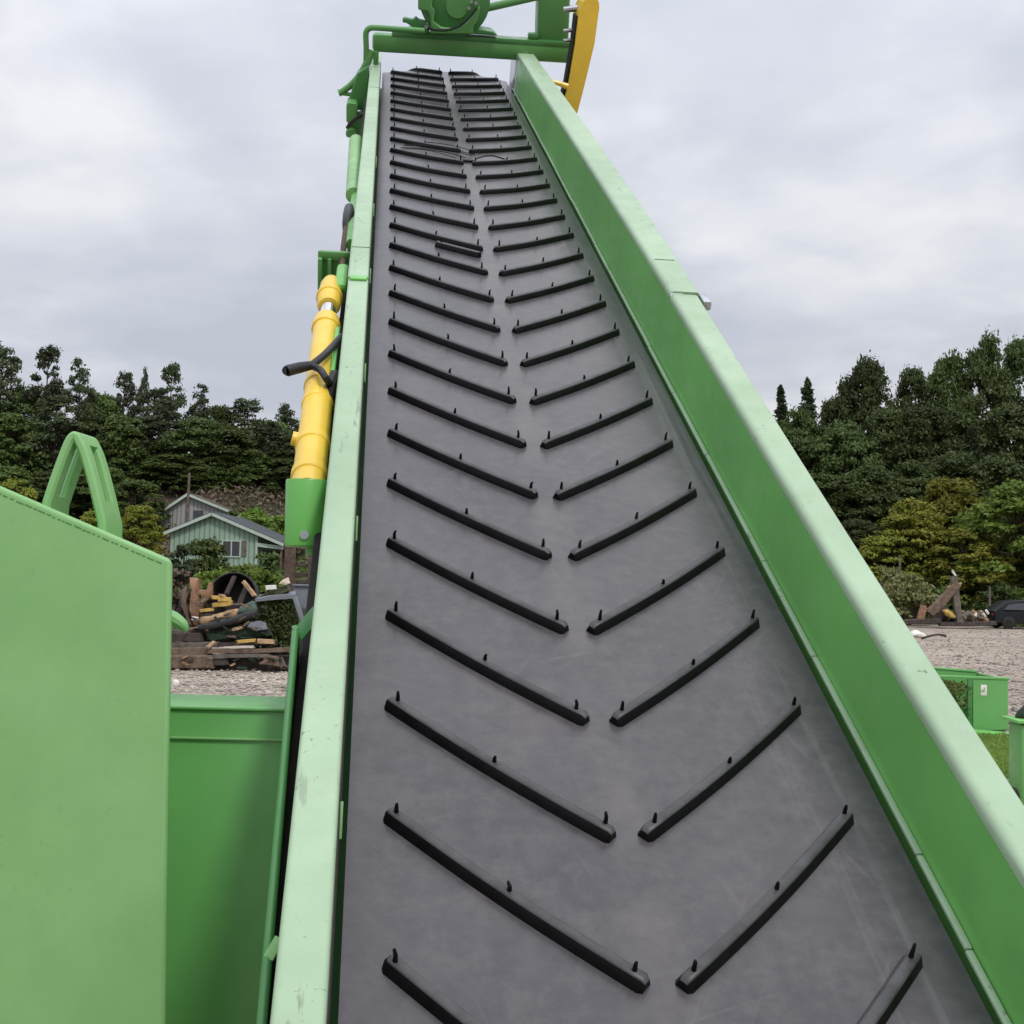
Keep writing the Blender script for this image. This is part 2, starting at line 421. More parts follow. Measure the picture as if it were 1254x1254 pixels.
# ---- rolled side skirt beside the left rail
mb = MB()
mb.tube([(-.720, 1.0, -.008), (-.758, 2.72, -.008)], .010, 12)
mb.loft([[Vector((x+dx, t, z)) for dx, z in ((-.004, -.46), (.004, -.46), (.004, -.012), (-.004, -.012))] for x, t in ((-.720, 1.0), (-.758, 2.72))])
mb.tube([(-.758, 2.722, -.5), (-.758, 2.722, .002)], .010, 12)
mb.bar((-.752, 2.70, -.012), (-.70, 2.735, .045), .05, .006, .002)
mb.build('skirt_plate', M['paint_dark'], CV)
for t in (1.62,):
    mb = MB(); mb.bar((-.732, t, -.002), (-.712, t+.03, .02), .022, .005, .002); mb.build('bracket', M['paint_light'], CV)

# ---- hydraulic cylinder on the left side
A0, A1 = loc(378, 592, z=-.0), loc(405, 352, z=.0)
ax = (A1-A0); AL = ax.length; ax.normalize()
def ap(q): return A0+ax*q
HC = empty('hydraulic_cylinder', (0, 0, 0)); HC.parent = CV
r = .056
def ring(q, w, rr): return MB().tube([ap(q-w/2), ap(q-w/2+.004), ap(q+w/2-.004), ap(q+w/2)], [rr-.004, rr, rr, rr-.004], 24)
qs = lambda y: (loc(392-(y-480)*.12, y, z=0)-A0).dot(ax)
mb = MB(); mb.tube([ap(-.07), ap(qs(394))], r, 24); mb.build('barrel', M['yellow'], HC)
for y, w, k in ((584, .05, 1.1), (546, .05, 1.09), (497, .03, 1.07), (474, .04, 1.08), (402, .06, 1.12)):
    ring(qs(y), w, r*k).build('collar', M['yellow'], HC)
mb = MB(); mb.tube([ap(qs(396)), ap(qs(372))], .034, 20); mb.build('rod', M['chrome'], HC)
q = qs(376)
mb = MB(); mb.tube([ap(q), ap(q+.03), ap(q+.12), ap(q+.3), ap(q+.36), ap(q+.4)], [.045, .054, .056, .05, .04, .018], 20); mb.build('rod_eye', M['yellow'], HC)
ring(q+.13, .03, .062).build('collar', M['yellow'], HC)
mb = MB(); p = ap(qs(540)); mb.tube([p+Vector((-.04, 0, 0)), p+Vector((-.074, 0, .008))], .025, 14); mb.build('port', M['yellow'], HC)
mb = MB(); p = ap(qs(440)); mb.box(p+Vector((.05, 0, .03)), (.02, .5, .05), None, .006); mb.build('mounting_bar', M['paint'], HC)
# green shield cup round the lower end
LZ_CAM = Vector((-LX.y*.2, -LY.y, -LZ.y)).normalized()
UPL = Vector((LX.z, LY.z, LZ.z))
c0 = ap(-.075)+UPL*.045
d = UPL*-.215      # hangs plumb
mb = MB(); seg = 20; R1 = []
for q, k in ((0, 1.0), (0, .92), (.03, .92)): pass
def cring(q, rr): 
    c = c0+d*q; ex = Vector((1, 0, 0)); ez = d.normalized().cross(ex)
    return [c+ex*rr*math.cos(2*math.pi*a/seg)+ez*rr*math.sin(2*math.pi*a/seg) for a in range(seg)]
mb.loft([cring(.3, .058), cring(0, .060), cring(0, .068), cring(.02, .070), cring(.9, .068), cring(.98, .066), cring(1, .062), cring(1, .02), cring(.97, .018)])
mb.build('shield_cup', M['paint'], HC)
mb = MB(); p = c0+d*.83+LZ_CAM*.066; mb.tube([p, p+LZ_CAM*.008], .014, 12); mb.build('pivot_pin', M['steel'], HC)
mb = MB(); p = c0+d*1.0+Vector((.02, 0, 0)); mb.tube([p, p+d*.12], .02, 12); mb.build('drain_plug', M['paint_light'], HC)
# black lever hoses
mb = MB()
P = lambda x, y, z=.09: loc(x, y, z=z)
mb.tube([P(418, 412, .06), P(400, 432), P(381, 448)], [.014, .015, .016], 10, smooth=4)
mb.tube([P(384, 447), P(368, 450), P(352, 454), P(350.5, 454.5)], [.016, .021, .022, .012], 12, smooth=4)
mb.tube([P(381, 448), P(392, 453), P(399, 463), P(404, 470, .05)], .014, 10, smooth=5)
mb.build('hose', M['black_rubber'], CV)
mb = MB()
mb.tube([P(411, 462, .03), P(404, 476, .03), P(402, 500, 0), P(402, 525, -.02), P(404, 548, -.03)], [.03, .024, .018, .014, .012], 10, smooth=4)
mb.build('hose', M['black_rubber'], CV)
mb = MB(); mb.tube([P(428, 255, .0), P(427, 264, .02), P(425, 274, .0), P(423, 283, -.03)], [.03, .034, .028, .016], 12, smooth=4); mb.build('hose', M['black_rubber'], CV)
mb = MB(); mb.tube([P(424, 280, 0), P(421, 300, 0), P(419, 330, 0)], [.018, .016, .016], 10); mb.build('hose', M['rust'], CV)
# bracket box by the joint
bx0, bx1 = loc(391, 311, z=.02), loc(391, 365, z=-.02)
mb = MB(); tb = bx0.y
mb.box((-.795, tb, .015), (.17, .03, .05), None, .012)
mb.box((-.867, tb-.03, -.09), (.022, .05, .2), None, .006); mb.box((-.82, tb-.02, -.09), (.02, .03, .19), None, .004)
mb.box((-.795, tb+.01, -.1), (.15, .012, .2), None, .003); mb.box((-.8, tb-.03, -.19), (.13, .05, .02), None, .004)
mb.build('bracket_box', M['paint_shaded'], CV)
mb = MB(); mb.box((-.745, 5.72, .02), (.06, .34, .05), None, .02); mb.build('bracket', M['paint'], CV)
# long brace tube higher up
a, b = loc(436, 173, z=.0), loc(431, 300, z=0)
mb = MB(); mb.tube([a, lerp(a, b, .6)], .05, 14); mb.build('brace_tube', M['paint_light'], CV)
mb = MB(); mb.tube([lerp(a, b, .5)+Vector((.02, 0, -.01)), b], .034, 10); mb.build('brace_tube', M['paint'], CV)

# ---- head frame
TB = 11.95
b0, b1 = loc(456, 51, t=TB), loc(705, 66, t=TB)
def sweep_box(a, b, h, w, bev): return MB().bar(a, b, w, h, bev, up=Vector((0, 0, 1)))
sweep_box(b0, b1, .16, .16, .035).build('cross_beam', M['paint_shaded'], CV)
f0, f1 = loc(480, 40, t=TB+.02), loc(700, 54, t=TB+.02)
sweep_box(f0, f1, .05, .2, .012).build('beam_flange', M['paint_dark'], CV)
for x, b_ in ((-.66, b0), (.715, b1)):
    mb = MB(); mb.box((x, TB-.02, .25 if x > 0 else .20), (.05, .14, .2 if x > 0 else .12), None, .01); mb.build('beam_foot', M['paint_shaded'], CV)
# drive unit on the beam
TD = TB+.05
D = lambda x, y, dt=0: loc(x, y, t=TD+dt)
DU = empty('drive_unit', (0, 0, 0)); DU.parent = CV
def plate(outline, t0, t1, mat, name, parent, px=True):
    pts = [loc(x, y, t=t0) for x, y in outline]; pf = [Vector((p.x, t0, p.z)) for p in pts]; pb = [Vector((p.x, t1, p.z)) for p in pts]
    mb = MB(); mb.loft([pf, pb]); o = mb.build(name, mat, parent, ang=30)
    bv = o.modifiers.new('bevel', 'BEVEL'); bv.width = .012; bv.segments = 2; bv.limit_method = 'ANGLE'; bv.angle_limit = R(30)
    return o
cpt = D(557, 0, -.16); rad = .32
mb = MB(); seg = 32
mb.tube([cpt+Vector((0, -.02, 0)), cpt+Vector((0, .0, 0)), cpt+Vector((0, .42, 0)), cpt+Vector((0, .44, 0))], [rad-.04, rad, rad, rad-.03], seg); mb.build('gear_case', M['paint_dark'], DU)
mb = MB(); p = D(560, 8, -.2); mb.tube([p, p+Vector((0, .04, 0))], [.10, .12], 20); mb.build('bearing_cap', M['paint_shaded'], DU)
plate([(527, 42), (527, 20), (524, 14), (512, 12), (512, -8), (516, -22), (528, -24), (530, -2), (529, 8), (533, 14), (531, 26), (540, 33), (556, 35), (570, 28), (580, 18), (587, 6), (588, 12), (586, 24), (580, 33), (580, 42)], TD-.22, TD-.16, M['paint_shaded'], 'gear_flange', DU)
plate([(493, 22), (497, 21.5), (506, 24), (509, 20), (513, 24), (522, 26), (527, 42), (506, 40), (504, 32), (497, 28), (493, 28)], TD-.18, TD-.08, M['paint_dark'], 'mounting_lug', DU)
plate([(500, 35), (610, 44), (604, 38), (582, 34), (520, 33)], TD-.16, TD+.12, M['paint_dark'], 'foot_plate', DU)
mb = MB(); mb.tube([D(524, 34, -.25), D(535, 37, -.26), D(552, 36, -.27), D(568, 28, -.27), D(584, 10, -.26)], .011, 8, smooth=5); mb.build('hose', M['black_rubber'], DU)
for x, y in ((522, 33), (574, 10), (577, 2), (583, 4)):
    mb = MB(); p = D(x, y, -.24); mb.tube([p, p+Vector((0, .03, 0))], .018, 6); mb.build('bolt', M['steel'], DU)
# post and strut
p0 = loc(675, 56, t=TB+.14); p1 = loc(679, -60, t=TB+.14)
sweep = MB().bar(p0, p1, .30, .24, .03, up=Vector((0, 1, 0))); sweep.build('head_post', M['paint_shaded'], CV)
mb = MB(); mb.box(loc(653, 44, t=TB), (.1, .1, .06), None, .02); mb.build('clamp', M['paint_dark'], CV)
mb = MB(); mb.tube([loc(586, 12, t=TB), loc(665, -6, t=TB+.05)], .035, 12); mb.build('strut', M['paint_shaded'], CV)
# yellow chain guard on the right of the head
TG = 11.35
CG = empty('chain_guard', (0, 0, 0)); CG.parent = CV
gl = [(708.5, 20), (704.5, 54), (696, 104), (683, 150)]; gr = [(732.5, 20), (728, 54), (716, 104), (704, 150)]
L3 = [loc(*p, t=TG) for p in gl]; R3 = [loc(*p, t=TG) for p in gr]
top_l, top_r = L3[0], R3[0]
axg = (L3[0]-L3[-1]).normalized(); wv = (R3[0]-L3[0]); cen = (L3[0]+R3[0])/2
capl = [cen+axg*.004+(-wv*.5*math.cos(a)+axg*wv.length*.95*math.sin(a)**.8) for a in [math.pi*i/10 for i in range(11)]]
out_f = list(reversed(L3[0:]))+capl+R3
th = Vector((0, .02, 0))
mb = MB(); mb.loft([[p for p in out_f], [p+Vector((0, .012, 0)) for p in out_f]]); mb.build('guard_face', M['yellow'], CG)
# sides run back from the face
mb = MB()
for k in range(len(out_f)-1):
    a, b = out_f[k], out_f[k+1]; n_ = (b-a).cross(Vector((0, 1, 0))); n_ = n_.normalized()*-.012 if n_.length > 1e-6 else Vector()
    dk = Vector((0, .34, 0)); f_ = Vector((0, .0125, 0))
    mb.add([a+f_, b+f_, b+dk, a+dk, a+n_+f_, b+n_+f_, b+n_+dk, a+n_+dk], [(0, 1, 2, 3), (4, 7, 6, 5), (0, 4, 5, 1), (1, 5, 6, 2), (2, 6, 7, 3), (3, 7, 4, 0)])
mb.build('guard_side', M['yellow'], CG)
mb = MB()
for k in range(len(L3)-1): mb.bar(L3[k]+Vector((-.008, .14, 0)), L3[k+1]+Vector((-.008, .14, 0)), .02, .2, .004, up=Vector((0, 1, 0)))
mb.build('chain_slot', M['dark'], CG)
mb = MB(); mb.tube([loc(672, 99, t=TG), loc(684, 102, t=TG), loc(695, 106, t=TG)], [.02, .02, .028], 10); mb.build('guard_bracket', M['yellow'], CG)
for y in (12, 38, 50):
    mb = MB(); mb.tube([loc(690, y, t=TG+.2), loc(707, y-2, t=TG+.2)], .028 if y == 12 else .018, 10); mb.build('guard_bolt', M['steel'], CG)
# pipe loop, lever and gearbox at the left of the head
TL = 11.7
Q = lambda x, y, dt=0: loc(x, y, t=TL+dt)
mb = MB(); mb.tube([Q(448, 84), Q(448.5, 60), Q(448, 44), Q(449, 38), Q(453, 34.5), Q(460, 34), Q(490, 36), Q(520, 38)], .026, 12, smooth=5); mb.build('pipe_loop', M['paint_shaded'], CV)
mb = MB(); mb.tube([Q(456, 62), Q(450, 76), Q(441, 92), Q(430, 104), Q(419, 112), Q(415, 114)], [.03, .036, .034, .03, .028, .034], 12, smooth=4); mb.tube([Q(415, 114), Q(432, 116), Q(450, 117)], .018, 10)
mb.build('lever_arm', M['paint_shaded'], CV)
GB = empty('side_gearbox', (0, 0, 0)); GB.parent = CV
plate([(437, 90), (452, 80), (452, 135), (430, 135), (428, 120)], TL-.1, TL+.1, M['paint_dark'], 'web_plate', GB)
plate([(424, 128), (427, 125), (436, 126), (438, 130), (437, 145), (433, 150), (424, 150)], TL-.28, TL+.05, M['paint_shaded'], 'gear_case', GB)
plate([(426, 148), (446, 138), (446, 168), (424, 164)], TL-.2, TL+.06, M['paint_dark'], 'web_plate', GB)
plate([(423, 162), (426, 158), (434, 158), (437, 163), (436, 168), (432, 170), (424, 168)], TL-.3, TL+.05, M['paint_shaded'], 'end_cap', GB)
mb = MB(); mb.tube([Q(425, 157, -.32), Q(430, 150, -.33), Q(438, 144, -.33), Q(446, 140, -.3)], .016, 8, smooth=4); mb.build('hose', M['black_rubber'], GB)

# ================================================================== HOPPER AND BIN (left)
HD = 2.9
HP = empty('hopper', Vector((-1.5, HD+.5, 0)), label='tall light green steel hopper with a slanted top edge, in the left foreground', cat='hopper')
ho = HP.location
def hl(p): return Vector(p)-ho
c_tr, c_br = at(212, 684, HD), at(203, 1254, HD)
c_tl = at(0, 593, HD); sl = (c_tl-c_tr)
c_ll = c_tr+sl*2.0
dirb = (c_br-c_tr); 
def down(p, z): 
    q = (z-c_tr.z)/dirb.z; return Vector((p.x+dirb.x*q if p is c_tr else p.x, HD, z))
outline = [c_tr, c_ll, Vector((c_ll.x, HD, .0)), down(c_tr, .0)]
bk = Vector((0, .28, 0))
def backp(p):
    # the box narrows towards its back on the conveyor side
    k = 1.0 if p.x < -1.4 else 1.12
    return hl(Vector((p.x*k, p.y, p.z+(.0 if p.z < .1 else -.1))))+bk
mb = MB(); mb.loft([[hl(p) for p in outline], [backp(p) for p in outline]])
body = mb.build('shell', M['paint_light'], HP, ang=30)
bv = body.modifiers.new('bevel', 'BEVEL'); bv.width = .014; bv.segments = 4; bv.limit_method = 'ANGLE'; bv.angle_limit = R(30)
# stitch weld under the folded top edge
mb = MB(); sdn = sl.normalized(); q = .02
nrm = Vector((0, -1, 0)); below = sdn.cross(nrm); below = below if below.z < 0 else -below
while q < sl.length*1.1:
    L_ = rs.uniform(.006, .02); a = hl(c_tr)+sdn*q+below*(.021+rs.uniform(-.0006, .0006))+nrm*.0005
    mb.bar(a, a+sdn*L_, .0026, .0026, .0008); q += L_+rs.uniform(.002, .007)
mb.build('weld_seam', M['paint_dark'], HP)
# slotted lifting lug bent from strap
ld = HD+.06
lp = [hl(at(x, y, ld)) for x, y in ((48, 622), (62, 580), (76, 543), (82, 532.5), (88, 528), (94, 529), (99, 535), (108, 556), (120, 600), (131, 648))]
mb = MB(); P3 = []
n = len(lp)
for i in range(n-1):
    p0, p1, p2, p3 = lp[max(i-1, 0)], lp[i], lp[i+1], lp[min(i+2, n-1)]
    for k in range(4):
        t = k/4; P3.append(.5*((2*p1)+(p2-p0)*t+(2*p0-5*p1+4*p2-p3)*t*t+(3*p1-p0-3*p2+p3)*t**3))
P3.append(lp[-1])
def strap(i0, i1, y0, y1, th=.022):
    rings = []
    for i in range(i0, i1+1):
        d = (P3[min(i+1, len(P3)-1)]-P3[max(i-1, 0)]).normalized(); nn = Vector((-d.z, 0, d.x)); 
        if nn.z < 0 and abs(nn.z) > .3: nn = -nn
        c = P3[i]; inn = nn if (Vector((P3[16].x, 0, P3[0].z))-Vector((c.x, 0, c.z))).dot(nn) > 0 else -nn
        b_ = .006
        a = [(0, y0+b_), (b_, y0), (th-b_, y0), (th, y0+b_), (th, y1-b_), (th-b_, y1), (b_, y1), (0, y1-b_)]
        rings.append([c+inn*u+Vector((0, v, 0)) for u, v in a])
    mb.loft(rings)
N3 = len(P3)-1
for q in (0, N3): P3[q] = P3[q]-Vector((0, 0, .12))
strap(2, 8, 0, .044); strap(2, 8, .094, .135); strap(26, 33, 0, .044); strap(26, 33, .094, .135)
strap(0, 2, 0, .135); strap(8, 26, 0, .135); strap(33, N3, 0, .135)
lug = mb.build('lifting_lug', M['paint_light'], HP, ang=24)
# small lever that sticks out behind the hopper edge
mb = MB(); mb.tube([hl(at(196, 752, HD+.25)), hl(at(212, 758, HD+.25)), hl(at(224, 766, HD+.25)), hl(at(228, 773, HD+.25))], [.018, .02, .015, .006], 10, smooth=4); mb.build('lever', M['paint_light'], HP)

BD = 3.3
a, b = at(196, 866, BD), at(366, 869, BD)
BN = empty('steel_bin', Vector((-.95, BD+.15, 0)), label='low green steel box with a flat closed top, between the tall hopper and the conveyor', cat='box')
bo = BN.location
x0, x1, zt = a.x-.05, b.x+.04, a.z
W_ = x1-x0; xm_ = (x0+x1)/2
mb = MB(); mb.box(Vector((xm_, BD+.15, (zt-.004)/2))-bo, (W_, .29, zt-.004), None, .006); mb.build('shell', M['paint_panel'], BN)
mb = MB(); mb.box(Vector((xm_, BD+.15, zt))-bo, (W_+.012, .31, .008), None, .003); mb.build('top_plate', M['paint_panel'], BN)
mb = MB(); zz = at(290, 905, BD).z; mb.box(Vector((xm_, BD+.001, zz))-bo, (W_-.01, .012, .006), None, .002); mb.build('ledge', M['paint_light'], BN)

# ================================================================== GROUND
def hill(x, y):
    if y < 1: return -.3
    u = smooth(-.08, .12, x/y)
    hl_ = 1.6*smooth(33, 78, y)+1.6*smooth(80, 93, y)+5.2*smooth(93, 103, y)+.05*max(0, y-103)
    hr_ = .8*smooth(67, 74, y)+.27*max(0, min(y, 90)-74)+.04*max(0, y-90)
    h = hl_*(1-u)+hr_*u
    h = min(h, 34)
    if h > .05: h += .35*math.sin(x*.21+y*.13)*min(1, h/3)+.15*math.sin(x*.63-y*.4)*min(1, h)
    return h-.06
def ground_z(x, y): return max(0, hill(x, y))
def gravel_mat():
    t = NT('gravel'); v = t.coord()
    vo = t.n('ShaderNodeTexVoronoi', feature='F1'); vo.inputs['Scale'].default_value = 9; t.l(v, vo.inputs['Vector'])
    vo2 = t.n('ShaderNodeTexVoronoi', feature='F1'); vo2.inputs['Scale'].default_value = 3.4; t.l(v, vo2.inputs['Vector'])
    hsv = t.n('ShaderNodeSeparateColor'); t.l(vo.outputs['Color'], hsv.inputs[0])
    hs2 = t.n('ShaderNodeSeparateColor'); t.l(vo2.outputs['Color'], hs2.inputs[0])
    col = t.mix(hsv.outputs[0], (.205, .17, .138), (.56, .475, .375))
    col = t.mix(t.mul(hs2.outputs[0], .5), col, (.44, .365, .285))
    big = t.noise(v, .12, 6, .65, .4, .62); col = t.mix(t.mul(big, .55), col, (.20, .165, .14))
    md = t.noise(v, .6, 6, .7, .52, .72); col = t.mix(t.mul(md, .6), col, (.14, .115, .095))
    t.color(col); t.set(Roughness=.95)
    t.bump(vo.outputs['Distance'], .06, .7)
    return t.m
M['gravel'] = gravel_mat()
mb = MB(); mb.add([(-900, -300, 0), (900, -300, 0), (900, 1500, 0), (-900, 1500, 0)], [(0, 1, 2, 3)])
g = mb.build('gravel_yard', M['gravel'], ang=0); tag(g, 'brown grey gravel yard spreading under the machinery', 'ground', kind='structure')
def soil_mat():
    t = NT('hillside_soil'); v = t.coord()
    col = t.mix(t.noise(v, .5, 7, .7), (.06, .042, .03), (.12, .085, .06))
    col = t.mix(t.noise(v, .22, 5, .65, .45, .6), col, (.05, .065, .02))
    t.color(col); t.set(Roughness=1); t.bump(t.noise(v, 2.5, 6, .7, .2, .8), .3); return t.m
M['soil'] = soil_mat()
mb = MB(); xs = [-130+3*i for i in range(88)]; ys = [30+2.5*j for j in range(60)]
mb.add([(x, y, hill(x, y)) for y in ys for x in xs], [(j*88+i, j*88+i+1, (j+1)*88+i+1, (j+1)*88+i) for j in range(59) for i in range(87)])
tag(mb.build('hillside', M['soil'], ang=80), 'brown and green hillside rising behind the yard', 'hillside', kind='structure')

# ================================================================== FOLIAGE
def leaf_mat(name, a, b, c=None, trans=.28, nscale=.45):
    t = NT(name); v = t.coord()
    ge = t.n('ShaderNodeNewGeometry'); oi = t.n('ShaderNodeObjectInfo')
    col = t.mix(ge.outputs['Random Per Island'], a, b)
    n1 = t.noise(v, nscale, 3, .5, .4, .62)
    col = t.mix(t.mul(n1, .55), col, c if c else sc(b, 1.3))
    hv = t.n('ShaderNodeHueSaturation'); t.l(col, hv.inputs['Color'])
    m1 = t.n('ShaderNodeMapRange'); m1.inputs['To Min'].default_value = .62; m1.inputs['To Max'].default_value = 1.3; t.l(oi.outputs['Random'], m1.inputs['Value']); t.l(m1.outputs[0], hv.inputs['Value'])
    m2 = t.n('ShaderNodeMapRange'); m2.inputs['To Min'].default_value = .485; m2.inputs['To Max'].default_value = .51; t.l(oi.outputs['Random'], m2.inputs['Value']); t.l(m2.outputs[0], hv.inputs['Hue'])
    t.color(hv.outputs[0]); t.set(Roughness=.6); t.b.inputs['Specular IOR Level'].default_value = .25
    tr = t.n('ShaderNodeBsdfTranslucent'); t.l(hv.outputs[0], tr.inputs[0]); mx = t.n('ShaderNodeMixShader'); mx.inputs[0].default_value = trans
    t.l(t.b.outputs[0], mx.inputs[1]); t.l(tr.outputs[0], mx.inputs[2]); t.l(mx.outputs[0], t.out.inputs[0])
    return t.m
M['leaf_dark'] = leaf_mat('dark_leaves', (.038, .064, .017), (.088, .125, .034), (.11, .14, .042))
M['leaf_grey'] = leaf_mat('grey_green_leaves', (.042, .06, .026), (.085, .11, .05), (.10, .125, .055))
M['leaf_mid'] = leaf_mat('mid_green_leaves', (.05, .088, .02), (.11, .16, .038), (.13, .175, .044))
M['leaf_yellow'] = leaf_mat('yellow_green_leaves', (.125, .15, .02), (.25, .265, .035), (.30, .30, .05), .35)
M['leaf_bright'] = leaf_mat('bright_green_leaves', (.09, .15, .022), (.17, .25, .042), trans=.35)
M['leaf_pale'] = leaf_mat('pale_scrub_leaves', (.13, .145, .05), (.24, .24, .10), trans=.3)
M['leaf_needle'] = leaf_mat('needle_leaves', (.03, .048, .02), (.065, .09, .04))
M['grass'] = leaf_mat('grass_blades', (.12, .20, .04), (.22, .32, .07), trans=.4)
M['leaf_dry'] = leaf_mat('dry_scrub', (.09, .07, .045), (.16, .125, .085), trans=.15)
M['bark'] = simple('bark', (.085, .065, .05), .95, var=.45, scale=5, bump=.03)
M['bark_pale'] = simple('pale_bark', (.2, .17, .14), .95, var=.4, scale=5, bump=.03)

def leaves(name, pts, nrm, size, mat, parent, seed, aspect=1.7):
    """one mesh of many small pointed leaf faces at pts, leaning to nrm"""
    g = np.random.default_rng(seed); n = len(pts)
    nr = nrm+g.normal(0, .7, (n, 3)); nr /= np.linalg.norm(nr, axis=1)[:, None]+1e-9
    rv = g.normal(0, 1, (n, 3)); u = np.cross(nr, rv); u /= np.linalg.norm(u, axis=1)[:, None]+1e-9
    w = np.cross(nr, u); s = (size*g.uniform(.6, 1.4, n))[:, None]
    a = pts-u*s*aspect*.5; b = pts-w*s*.42+u*s*.1; c = pts+u*s*aspect*.5; d = pts+w*s*.42+u*s*.1
    V = np.stack([a, b, c, d], 1).reshape(-1, 3)
    me = bpy.data.meshes.new(name); me.vertices.add(4*n); me.vertices.foreach_set('co', V.astype(np.float32).ravel())
    me.loops.add(4*n); me.loops.foreach_set('vertex_index', np.arange(4*n, dtype=np.int32))
    me.polygons.add(n); me.polygons.foreach_set('loop_start', np.arange(0, 4*n, 4, dtype=np.int32))
    try: me.polygons.foreach_set('loop_total', np.full(n, 4, dtype=np.int32))
    except Exception: pass
    me.update(calc_edges=True); me.materials.append(mat)
    o = bpy.data.objects.new(name, me); COL.objects.link(o)
    if parent: o.parent = parent
    return o
def clump_pts(g, c, r, n, flat=.55, shell=.6):
    d = g.normal(0, 1, (n, 3)); d /= np.linalg.norm(d, axis=1)[:, None]
    d[:, 2] = np.where(d[:, 2] < -.35, -d[:, 2]*.6, d[:, 2])
    rad = (shell+(1-shell)*g.random(n)**.7)*r*(1+.22*np.clip(g.normal(0, 1, n), -2, 1.6))
    p = d*rad[:, None]; p[:, 2] *= flat
    nn = d.copy(); nn[:, 2] = nn[:, 2]*1.0+.45
    return np.asarray(c)+p, nn
TREE_H = 10.0
def make_tree(kind, seed):
    g = np.random.default_rng(seed); rt = random.Random(seed)
    root = empty({'airy': 'broadleaf_tree', 'dense': 'broadleaf_tree', 'yellow': 'broadleaf_tree', 'big': 'broadleaf_tree', 'conifer': 'conifer_tree'}[kind], (0, 0, 0))
    H = TREE_H; tr = MB(); P = []; Nn = []; bend = [rt.uniform(-.3, .3), rt.uniform(-.3, .3)]
    def tp(z): return Vector((bend[0]*math.sin(z*.35), bend[1]*math.sin(z*.3+.4), z))
    topz = {'airy': .93, 'dense': .75, 'yellow': .7, 'big': .85, 'conifer': .97}[kind]*H
    r0_ = {'airy': .2, 'dense': .22, 'yellow': .17, 'big': .25, 'conifer': .17}[kind]
    tr.tube([tp(topz*i/9) for i in range(10)], [r0_*(1-.85*i/9) for i in range(10)], 8)
    if kind == 'conifer':
        z = 1.2; 
        while z < H*.995:
            f = (z/H); rr = (1-f)**.85*2.2*rt.uniform(.75, 1.1)+.05
            for k in range(rt.randint(9, 11)):
                a = rt.uniform(0, 6.28); L_ = rr*rt.uniform(.6, 1.1); b0 = tp(min(z, topz)); 
                e = b0+Vector((math.cos(a)*L_, math.sin(a)*L_, -.18*L_+.1))
                if L_ > .7: tr.tube([b0, e], [.035, .01], 4, caps=False)
                n = int(34*L_)+12; q = g.random(n)**.8
                c = np.array(b0)+(np.array(e)-np.array(b0))*q[:, None]; sp_ = .30*L_*(1-q*.75)+.08
                lat = np.array([-math.sin(a), math.cos(a), 0])
                p = c+lat*(g.normal(0, 1, n)*sp_*.6)[:, None]; p[:, 2] += g.normal(0, .1, n)-.05*np.abs(g.normal(0, 1, n))
                P.append(p); nn = np.tile(np.array([math.cos(a)*.4, math.sin(a)*.4, .8]), (n, 1)); Nn.append(nn)
            z += rt.uniform(.28, .45)
        size = .15; mat = M['leaf_needle']
    else:
        if kind == 'airy': ncl, r_, lo, n_l, mat, size = 95, 2.3, .12, 150, M['leaf_grey'], .17
        elif kind == 'big': ncl, r_, lo, n_l, mat, size = 120, 3.3, .12, 190, M['leaf_dark'], .175
        elif kind == 'dense': ncl, r_, lo, n_l, mat, size = 115, 3.8, .06, 115, M['leaf_mid'], .25
        else: ncl, r_, lo, n_l, mat, size = 105, 3.7, .08, 120, M['leaf_yellow'], .25
        for k in range(ncl):
            f = rt.random(); a = rt.uniform(0, 6.28)
            zz = lo+(1-lo)*f
            if kind == 'airy': env = (.55+.5*math.sin(f*3.0))*(1-.55*f**2)
            elif kind == 'big': env = (1-f**2.2)**.6*.95+.1
            else: env = math.sqrt(max(.02, 1-(f*1.02-.28)**2/.56))
            rad = r_*env*math.sqrt(rt.uniform(.25, 1)); 
            c = tp(min(zz*H, topz)); c = Vector((c.x+math.cos(a)*rad, c.y+math.sin(a)*rad, zz*H-.35))
            cs = {'airy': rt.uniform(.4, .85), 'big': rt.uniform(.5, 1.05), 'dense': rt.uniform(.6, 1.25), 'yellow': rt.uniform(.5, 1.15)}[kind]
            if kind == 'airy' and f > .7: cs *= .8
            if k % 3 == 0 or (kind == 'airy' and k % 2):
                b0 = tp(max(.6, min(topz, c.z-.35*rad-.3))); m = b0.lerp(c, .5)+Vector((0, 0, -.12*rad))
                tr.tube([b0, m, c], [.07, .045, .015], 5, caps=False)
            p, nn = clump_pts(g, c, cs, int(n_l*cs*cs*1.25)+20, rt.uniform(.55, 1.0), rt.uniform(.25, .7))
            P.append(p); Nn.append(nn)
    P = np.concatenate(P); Nn = np.concatenate(Nn)
    tr.build('trunk', M['bark'], root, ang=60, recalc=False)
    leaves('crown', P, Nn, size, mat, root, seed)
    return root
PROTO = {}; USED = set()
for kind, seeds in (('airy', (11, 12, 13, 14)), ('big', (21, 22, 23)), ('dense', (31, 32, 33, 34)), ('yellow', (41, 42, 43)), ('conifer', (51, 52))):
    PROTO[kind] = [make_tree(kind, s) for s in seeds]
CNT = {}
